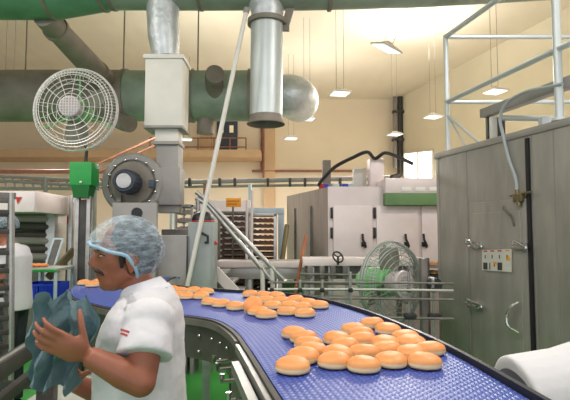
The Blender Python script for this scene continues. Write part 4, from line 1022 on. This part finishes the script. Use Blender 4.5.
# ================================================================== PEOPLE
def finger(mb, base, d, nrm, lens, r, curl):
    p = Vector(base); d = Vector(d).normalized(); ax = d.cross(nrm).normalized(); pts = [p-d*.02, p.copy()]
    for i, L_ in enumerate(lens):
        p = p+d*L_; pts.append(p.copy()); d = (Matrix.Rotation(curl, 3, ax) @ d)
    rs = [r*1.05, r, r*.95, r*.88, r*.7][:len(pts)]
    mb.tube(catmull(pts, 3), rs, 10); mb.ell(pts[-1], (r*.72,)*3, None, 10, 6)
def hand(mb, wrist, d, nrm, curl=.45, thumb_side=1, s=1.0):
    """d: direction of the hand; nrm: direction the palm faces"""
    d = Vector(d).normalized(); nrm = Vector(nrm); nrm = (nrm-d*nrm.dot(d)).normalized(); sd = d.cross(nrm)*thumb_side
    R3 = Matrix((d, sd, nrm)).transposed()
    c = Vector(wrist)+d*.05*s
    mb.ell(c, (.052*s, .040*s, .017*s), R3); mb.ell(Vector(wrist)+d*.07*s, (.032*s, .040*s, .014*s), R3)
    for i, (o_, ln) in enumerate(((.030, .9), (.010, 1.0), (-.010, .94), (-.029, .74))):
        finger(mb, Vector(wrist)+d*(.093-.004*abs(i-1))*s+sd*o_*s, d+sd*o_*2.2, nrm, [.042*ln*s, .027*ln*s, .02*ln*s], .0088*s, -curl if False else curl)
    finger(mb, Vector(wrist)+d*.028*s+sd*.032*s+nrm*.006*s, d*.7+sd*.75+nrm*.25, nrm, [.038*s, .03*s, .022*s], .0105*s, curl*.5)
def loft(mb, rings, seg=28):
    """rings: (cx,cy,z,rx,ry)"""
    R_ = [[mb.bm.verts.new((cx+rx*math.cos(2*PI*k/seg), cy+ry*math.sin(2*PI*k/seg), z)) for k in range(seg)] for cx, cy, z, rx, ry in rings]
    for a, b in zip(R_, R_[1:]):
        for k in range(seg): mb.bm.faces.new((a[k], a[(k+1) % seg], b[(k+1) % seg], b[k]))
    mb.bm.faces.new(R_[0][::-1]); mb.bm.faces.new(R_[-1])
# ---- worker in profile, facing left
DP = 1.65; K = DP/500
def W(px, py, dd=0.0): return P(px, py, DP+dd)
wk = thing('person', (-.47, DP, 0), 'person in a white short-sleeved shirt and pale blue hairnet, facing left, wringing a teal cloth', 'person')
b = MB()
# skull & face (profile toward -X)
b.ell(W(131, 247), (.094, .076, .092))
b.ell(W(122, 256), (.080, .068, .085))
b.ell(W(112, 268), (.052, .052, .066))            # mid-face
b.ell(W(113, 280), (.044, .045, .036))            # jaw front
b.ell(W(122, 272), (.05, .055, .05))
b.ell(W(106.5, 285), (.022, .024, .019))            # chin
b.tube([W(131, 271, -.048), W(112, 284, -.02)], [.024, .02], 12); b.tube([W(131, 271, .048), W(112, 284, .02)], [.024, .02], 12)
b.tube([W(99, 251), W(95, 259), W(90.5, 265.5)], [.011, .013, .0135], 12)   # nose bridge to tip
b.ell(W(95.5, 266.5), (.013, .018, .009)); b.ell(W(98, 250, -.028), (.014, .022, .009)); b.ell(W(98, 250, .028), (.014, .022, .009))
b.ell(W(99.5, 273.2), (.012, .022, .0065)); b.ell(W(100.5, 276.6), (.011, .019, .0065))
b.ell(W(108, 265, -.036), (.026, .02, .022)); b.ell(W(108, 265, .036), (.026, .02, .022))
for sg in (-1, 1):   # ears
    b.ell(W(131, 262, sg*.076), (.017, .009, .030), Matrix.Rotation(-.2, 3, 'Y')); b.ell(W(131, 270, sg*.074), (.009, .007, .012)); b.torus(W(132.5, 260, sg*.083), .017, .004, None, 18, 6)
# neck
b.tube([W(132, 268), W(139, 288), W(146, 304)], [.05, .052, .066], 18)
# torso
tors = [(-.455, DP, .55, .10, .14), (-.455, DP, .8, .115, .155), (-.46, DP, .95, .118, .155), (-.465, DP+.005, 1.05, .112, .150), (-.462, DP+.005, 1.16, .115, .165), (-.458, DP+.005, 1.26, .11, .175), (-.455, DP+.01, 1.33, .075, .13), (-.45, DP+.01, 1.37, .05, .07)]
loft(b, tors)
SN = W(150, 319, -.16); EN = W(141, 382, -.25); WN = W(88, 356, -.27)
SF = W(146, 316, .19); EF = W(122, 402, .17); WF = W(74, 383, .02)
for S_, E_, W_ in ((SN, EN, WN), (SF, EF, WF)):
    b.ell(S_, (.058, .058, .058)); b.tube(catmull([S_, S_.lerp(E_, .5), E_], 4), [.052, .046, .041], 16); b.ell(E_, (.041,)*3)
    b.tube(catmull([E_, E_.lerp(W_, .35), W_], 4), [.041, .042, .028], 16)
dN = (W(58, 343, -.30)-WN).normalized()
hand(b, WN, dN, V(-.1, .9, .2), .5, -1, .95)
dF = (W(50, 352, -.12)-WF).normalized()
hand(b, WF, dF, V(.1, -.9, .2), .5, 1, 1.0)
# legs
for sg in (-1, 1):
    b.tube(catmull([V(-.455, DP+sg*.09, .85), V(-.47, DP+sg*.1, .5), V(-.44, DP+sg*.1, .1), V(-.44, DP+sg*.1, .04)], 4), [.085, .062, .042, .045], 16)
body = b.build('body', M['skin'], wk); remesh(body, .0045, 5, .5)
# shirt
sh = MB()
loft(sh, [(-.462, DP, .78, .145, .185), (-.463, DP, .92, .147, .185), (-.465, DP, 1.0, .146, .182), (-.468, DP, 1.08, .142, .182), (-.467, DP, 1.17, .136, .188), (-.46, DP, 1.24, .128, .195), (-.452, DP, 1.295, .112, .185), (-.446, DP+.005, 1.335, .092, .15), (-.442, DP+.005, 1.362, .073, .09), (-.445, DP+.005, 1.38, .062, .07)], 36)
for S_, E_ in ((SN, EN), (SF, EF)):
    h = S_.lerp(E_, .62); sh.ell(S_+V(0, 0, -.003), (.076, .07, .068)); sh.tube([S_+V(0, .03 if S_ is SN else -.03, .01), S_.lerp(E_, .3), h], [.068, .073, .080], 24)
shirt = sh.build('shirt', M['shirt'], wk); remesh(shirt, .006, 6, .5)
tx = bpy.data.textures.new('folds', 'CLOUDS'); tx.noise_scale = .07
dm = shirt.modifiers.new('folds', 'DISPLACE'); dm.texture = tx; dm.strength = .011; dm.mid_level = .5
# collar
def shirt_ray(px, py, off=.003):
    dg = bpy.context.evaluated_depsgraph_get(); dg.update()
    ev = shirt.evaluated_get(dg); o_ = V(0, 0, CZ); d_ = (P(px, py, 1.0)-o_).normalized()
    loc = ORI['person']
    hit, p, n_, _ = ev.ray_cast(o_-loc, d_)
    return (p+loc-d_*off) if hit else P(px, py, 1.45)
co = MB(); ncv = 30; rows = []
cb = W(141.5, 289)
axu = V(-.30, 0, .95).normalized(); ax1 = V(.95, 0, .30).normalized()
for (r, h) in ((.060, -.004), (.060, .018), (.063, .022), (.077, -.006), (.082, -.018), (.074, -.018)):
    rows.append([co.bm.verts.new(cb+ax1*(math.cos(2*PI*k/ncv)*r*1.1)+V(0, math.sin(2*PI*k/ncv)*r*1.06, 0)+axu*(h-.030*max(0, -math.cos(2*PI*k/ncv))**3)) for k in range(ncv)])
for a_, b_ in zip(rows, rows[1:]+rows[:1]):
    for k in range(ncv): co.bm.faces.new((a_[k], a_[(k+1) % ncv], b_[(k+1) % ncv], b_[k]))
co.build('collar', M['collar'], wk)
cl = MB(); q = [shirt_ray(131, 293, .012), shirt_ray(118, 300, .010), shirt_ray(124, 311, .005), shirt_ray(137, 300, .008)]
cl.bm.faces.new([cl.bm.verts.new(p) for p in q]); bmesh.ops.solidify(cl.bm, geom=cl.bm.faces[:], thickness=.004)
cl.build('collar_flap', M['collar'], wk, smooth=False)
# red embroidered emblem on the chest (two short lines)
em = MB()
tr = MB()
for sg in (-1, 1): tr.tube(catmull([V(-.46, DP+sg*.075, .92), V(-.47, DP+sg*.1, .5), V(-.44, DP+sg*.1, .07)], 4), [.115, .09, .07], 18)
tr.ell((-.46, DP, .88), (.135, .165, .12)); tro = tr.build('trousers', M['trousers'], wk); remesh(tro, .012, 3)
for sg in (-1, 1):
    s_ = MB(); s_.ell((-.49, DP+sg*.1, .035), (.13, .048, .035)); s_.bx(-.61, -.39, DP+sg*.1-.045, DP+sg*.1+.045, 0, .02, .008); s_.build('shoe', M['shoe'], wk)
# hair, moustache, brows, eyes
h_ = MB(); h_.ell(W(133.5, 246), (.090, .083, .094)); h_.ell(W(139.5, 258), (.052, .070, .066))
for v in h_.bm.verts:
    px = 285+v.co.x/K; zl = W(px, 241+(px-91)*.32).z
    if px < 127 and v.co.z < zl+.012 and abs(v.co.y-DP) > .03: v.co.y = DP+(v.co.y-DP)*.8
h_.tube([W(125, 250, -.073), W(122, 259, -.074), W(121.5, 268, -.069)], [.013, .011, .004], 10)
ho = h_.build('hair', M['hair'], wk)
def ray(ob, px, py, off=0.0):
    dg = bpy.context.evaluated_depsgraph_get(); dg.update()
    ev = ob.evaluated_get(dg); o_ = V(0, 0, CZ); d_ = (P(px, py, 1.0)-o_).normalized()
    loc = ORI['person']
    hit, p, n_, _ = ev.ray_cast(o_-loc, d_)
    return (p+loc-d_*off) if hit else P(px, py, 1.62)
def mir(p): return V(p.x, 2*DP-p.y, p.z)
mp_ = [ray(body, 96.6, 270.6), ray(body, 98.5, 271.2), ray(body, 101.5, 272.8), ray(body, 104, 275.5)]
mo = MB(); mo.tube([mir(p) for p in mp_[::-1]]+[V(mp_[0].x-.003, DP, mp_[0].z+.002)]+mp_, [.003, .006, .0075, .007, .0075, .006, .003], 8); mo.build('moustache', M['hair'], wk)
for fn in ((lambda p: p), mir):
    eb = MB(); eb.tube([fn(ray(body, x_, y_)) for x_, y_ in ((97, 250.3), (100, 249), (103.5, 249), (107.5, 250.8))], [.003, .0045, .004, .002], 8); eb.build('eyebrow', M['hair'], wk)
    q = fn(ray(body, 101.5, 256.2, -.004)); ey = MB(); ey.ell(q, (.009, .008, .0045)); e_ = ey.build('eye', M['eye'], wk)
    q = fn(ray(body, 99.8, 256.2, -.001)); ir = MB(); ir.ell(q, (.0055, .005, .0055)); ir.build('iris', M['hair'], e_)
    el = MB(); el.tube([fn(ray(body, x_, y_, .0005)) for x_, y_ in ((98.3, 255.8), (101, 253.8), (105.3, 256))], .0022, 6); el.build('eyelid', M['hair'], wk)
lq = [ray(body, 97.5, 274.6), ray(body, 100, 275), ray(body, 102.5, 275.2)]
lp = MB(); lp.tube([mir(p) for p in lq[::-1]]+lq, [.002, .004, .0045, .0045, .004, .002], 8); lp.build('lips', M['lips'], wk)
# hairnet: gauze shell from the forehead over the ears to the nape
hn = MB(); hc = W(126.5, 249); hr = V(.122, .099, .112); segs = 72; rings = []; rim = []
def rimlat(a):
    px = 126.5+math.cos(a)*32
    zpx = 241+(px-91)*.32 if px < 124 else (251.5+(px-124)*.2 if px < 134 else 253.5+(px-134)*1.55)
    return math.asin(max(-.95, min(.9, (249-zpx)*K/hr.z)))
def hp(a, la, j=0):
    pl = 1+.022*math.sin(a*13+la*3)*math.cos(la)+.018*math.sin(a*7-la*6)
    return hc+V(math.cos(a)*hr.x*math.cos(la)*pl, math.sin(a)*hr.y*math.cos(la)*pl, math.sin(la)*hr.z*(1+.02*math.sin(a*5+la*4)*math.cos(la)))
NJ = 18
for j in range(NJ):
    rings.append([hn.bm.verts.new(hp(2*PI*k/segs, rimlat(2*PI*k/segs)+(PI/2-rimlat(2*PI*k/segs))*j/NJ)) for k in range(segs)])
rings.append([hn.bm.verts.new(hc+V(0, 0, hr.z))])
for a_, b_ in zip(rings, rings[1:]):
    for k in range(segs):
        if len(b_) == 1: hn.bm.faces.new((a_[k], a_[(k+1) % segs], b_[0]))
        else: hn.bm.faces.new((a_[k], a_[(k+1) % segs], b_[(k+1) % segs], b_[k]))
net = hn.build('hairnet', M['net'], wk)
rb = MB(); rb.tube([hp(2*PI*k/48, rimlat(2*PI*k/48)) for k in range(49)], .0058, 8, cap=False); rb.build('hairnet_band', M['net_rim'], wk)
# emblem: project on near-chest side of shirt
for y_, n_ in ((329.5, 5), (333.5, 4)):
    for k in range(n_): em.beam(shirt_ray(121+k*1.7, y_+k*.5), shirt_ray(122.1+k*1.7, y_+.3+k*.5), .003, .0055)
em.build('shirt_emblem', M['emblem'], wk)
# teal cloth held in both hands
cm = MB(); n1, n2 = 22, 26; c_ = W(57, 343, -.21)
vs = []
for i in range(n1):
    r_ = []
    for j in range(n2):
        u_ = i/(n1-1)-.5; v_ = j/(n2-1)
        x = u_*(.20-.07*abs(v_-.5)*2+.03*math.sin(v_*7)); z = (.5-v_)*.26+.015*math.sin(u_*14)
        y = .03*math.sin(u_*19+v_*4)+.015*math.sin(v_*17+u_*5)+.09*u_*u_
        r_.append(cm.bm.verts.new(c_+V(x+.02*math.sin(v_*5), y, z)))
    vs.append(r_)
for i in range(n1-1):
    for j in range(n2-1): cm.bm.faces.new((vs[i][j], vs[i+1][j], vs[i+1][j+1], vs[i][j+1]))
bmesh.ops.solidify(cm.bm, geom=cm.bm.faces[:], thickness=.005)
cl_ = cm.build('cleaning_cloth', M['teal']); tag(cl_, 'crumpled teal cloth held up in the hands of the hairnet worker', 'cloth')

# ---- generic simple standing figure (background / bent)
def figure(root, pelvis, chest, neck, head, arms, legs, hairnet=True, face=V(-1, 0, 0)):
    b = MB()
    b.tube(catmull([pelvis, pelvis.lerp(chest, .5), chest, neck], 4), [.14, .125, .14, .07], 18)
    b.tube([neck, head], [.055, .05], 14)
    b.ell(head+V(0, 0, .03), (.082, .076, .105)); b.ell(head+face*.03+V(0, 0, -.02), (.06, .055, .07)); b.tube([head+face*.078+V(0, 0, .035), head+face*.102+V(0, 0, .01)], [.008, .014], 8)
    for a in arms:
        b.ell(a[0], (.055,)*3); b.tube(catmull(a, 4), [.05, .04, .027], 14)
        d = (Vector(a[-1])-Vector(a[-2])).normalized(); hand(b, a[-1], d, V(0, 1, .1), .4, 1, 1)
    for l in legs: b.tube(catmull(l, 4), [.085, .06, .042], 14)
    o = b.build('body', M['skin'], root); remesh(o, .008, 3)
    s_ = MB(); s_.tube(catmull([pelvis-(chest-pelvis)*.15, pelvis.lerp(chest, .5), chest, chest.lerp(neck, .8)], 5), [.175, .165, .175, .09], 24, flat=1.05)
    for a in arms:
        s_.ell(a[0], (.075,)*3); s_.tube([chest.lerp(Vector(a[0]), .6), a[0], Vector(a[0]).lerp(Vector(a[1]), .6)], [.09, .07, .072], 18)
    o = s_.build('shirt', M['shirt'], root); remesh(o, .01, 5)
    t_ = MB(); t_.ell(pelvis, (.15, .165, .13))
    for l in legs: t_.tube(catmull(l, 4), [.11, .085, .07], 16)
    o = t_.build('trousers', M['trousers'], root); remesh(o, .014, 3)
    for l in legs:
        f_ = l[-1]; s_ = MB(); s_.ell((f_[0]+face.x*.05, f_[1]+face.y*.05, .035), (.12 if abs(face.x) > .5 else .05, .05 if abs(face.x) > .5 else .12, .035)); s_.build('shoe', M['shoe'], root)
    s_ = MB(); s_.ell(head+V(0, 0, .055)-face*.012, (.088, .084, .09)); s_.build('hair', M['hair'], root)
    s_ = MB(); s_.lathe([(.098, .0), (.108, .02), (.106, .06), (.085, .10), (.045, .125), (0, .13)], Matrix.Translation(head+V(0, 0, .035)-face*.01), 24); s_.build('hairnet', M['net'], root)
p2 = P(9, 240, 4.5)
r = thing('person', (p2.x, 4.5, 0), 'person in white shirt and hairnet half hidden behind the left rack trolley', 'person')
x = p2.x
figure(r, V(x+.04, 4.5, .92), V(x+.02, 4.5, 1.32), V(x-.02, 4.5, 1.45), V(x-.04, 4.5, 1.55),
       [[V(x+.02, 4.31, 1.36), V(x+.06, 4.28, 1.1), V(x-.18, 4.3, 1.05)], [V(x+.02, 4.69, 1.36), V(x+.02, 4.72, 1.1), V(x-.18, 4.7, 1.08)]],
       [[V(x+.04, 4.41, .9), V(x+.03, 4.41, .5), V(x+.05, 4.41, .06)], [V(x+.04, 4.59, .9), V(x+.03, 4.59, .5), V(x+.05, 4.59, .06)]])
# bent person at the lower right (only the back shows)
y = 1.95; r = thing('person', (1.15, y, 0), 'person in a white shirt bending at the lower right corner, only the back showing', 'person')
figure(r, V(.93, y, .91), V(1.22, y+.02, .965), V(1.42, y+.02, .975), V(1.55, y+.02, .95),
       [[V(1.36, y-.17, .95), V(1.46, y-.19, .7), V(1.54, y-.15, .48)], [V(1.34, y+.22, .95), V(1.42, y+.22, .7), V(1.5, y+.2, .48)]],
       [[V(.96, y-.09, .85), V(1.02, y-.1, .5), V(.98, y-.1, .06)], [V(.96, y+.09, .85), V(1.02, y+.1, .5), V(.98, y+.1, .06)]], face=V(1, 0, 0))

# ================================================================== LIGHTS
def area(loc, size, power, col=(1, .965, .91), rot=(0, 0, 0)):
    l = bpy.data.lights.new('lamp_and_fill_light', 'AREA'); l.energy = power; l.size = size; l.color = col; l.shape = 'DISK'
    o = bpy.data.objects.new('lamp_and_fill_light', l); COL.objects.link(o); o.location = loc; o.rotation_euler = rot; return o
LP = [(-4, 3, 230), (2.4, 3.3, 300), (-.8, 1.0, 215), (-3, 11, 500), (2.5, 11, 900), (-9, 10.5, 200), (-8, 17, 280), (-1.5, 17, 900), (4, 17, 900), (6.5, 10, 700), (-5, 5.2, 150)]
for x, y, p in LP: area((x, y, 4.85), .9, p*.42)
# added upward lights without fixtures; the strongest makes the ceiling's bright patch
for x, y, p in ((2.5, 9, 110), (3.8, 14.6, 420), (-2, 14, 200), (1, 18, 200)): area((x, y, 6.6 if p > 410 else 5.1), .9, p*.35, rot=(PI, 0, 0))
wd = bpy.data.worlds.new('world'); SC.world = wd; wd.use_nodes = True
bg = wd.node_tree.nodes['Background']; bg.inputs['Color'].default_value = (.95, .97, 1.0, 1); bg.inputs['Strength'].default_value = 1.3

# ================================================================== CAMERA
cd = bpy.data.cameras.new('camera'); cam = bpy.data.objects.new('camera', cd); COL.objects.link(cam)
cd.sensor_width = 36; cd.lens = F*36/570; cd.clip_start = .05; cd.clip_end = 100
cam.location = (0, 0, CZ); cam.rotation_euler = (PI/2+PITCH, 0, 0)
SC.camera = cam
SC.view_settings.view_transform = 'Standard'; SC.view_settings.look = 'None'; SC.view_settings.gamma = 1
SC.view_settings.use_curve_mapping = False; SC.view_settings.exposure = 0.0
SC.cycles.max_bounces = 6
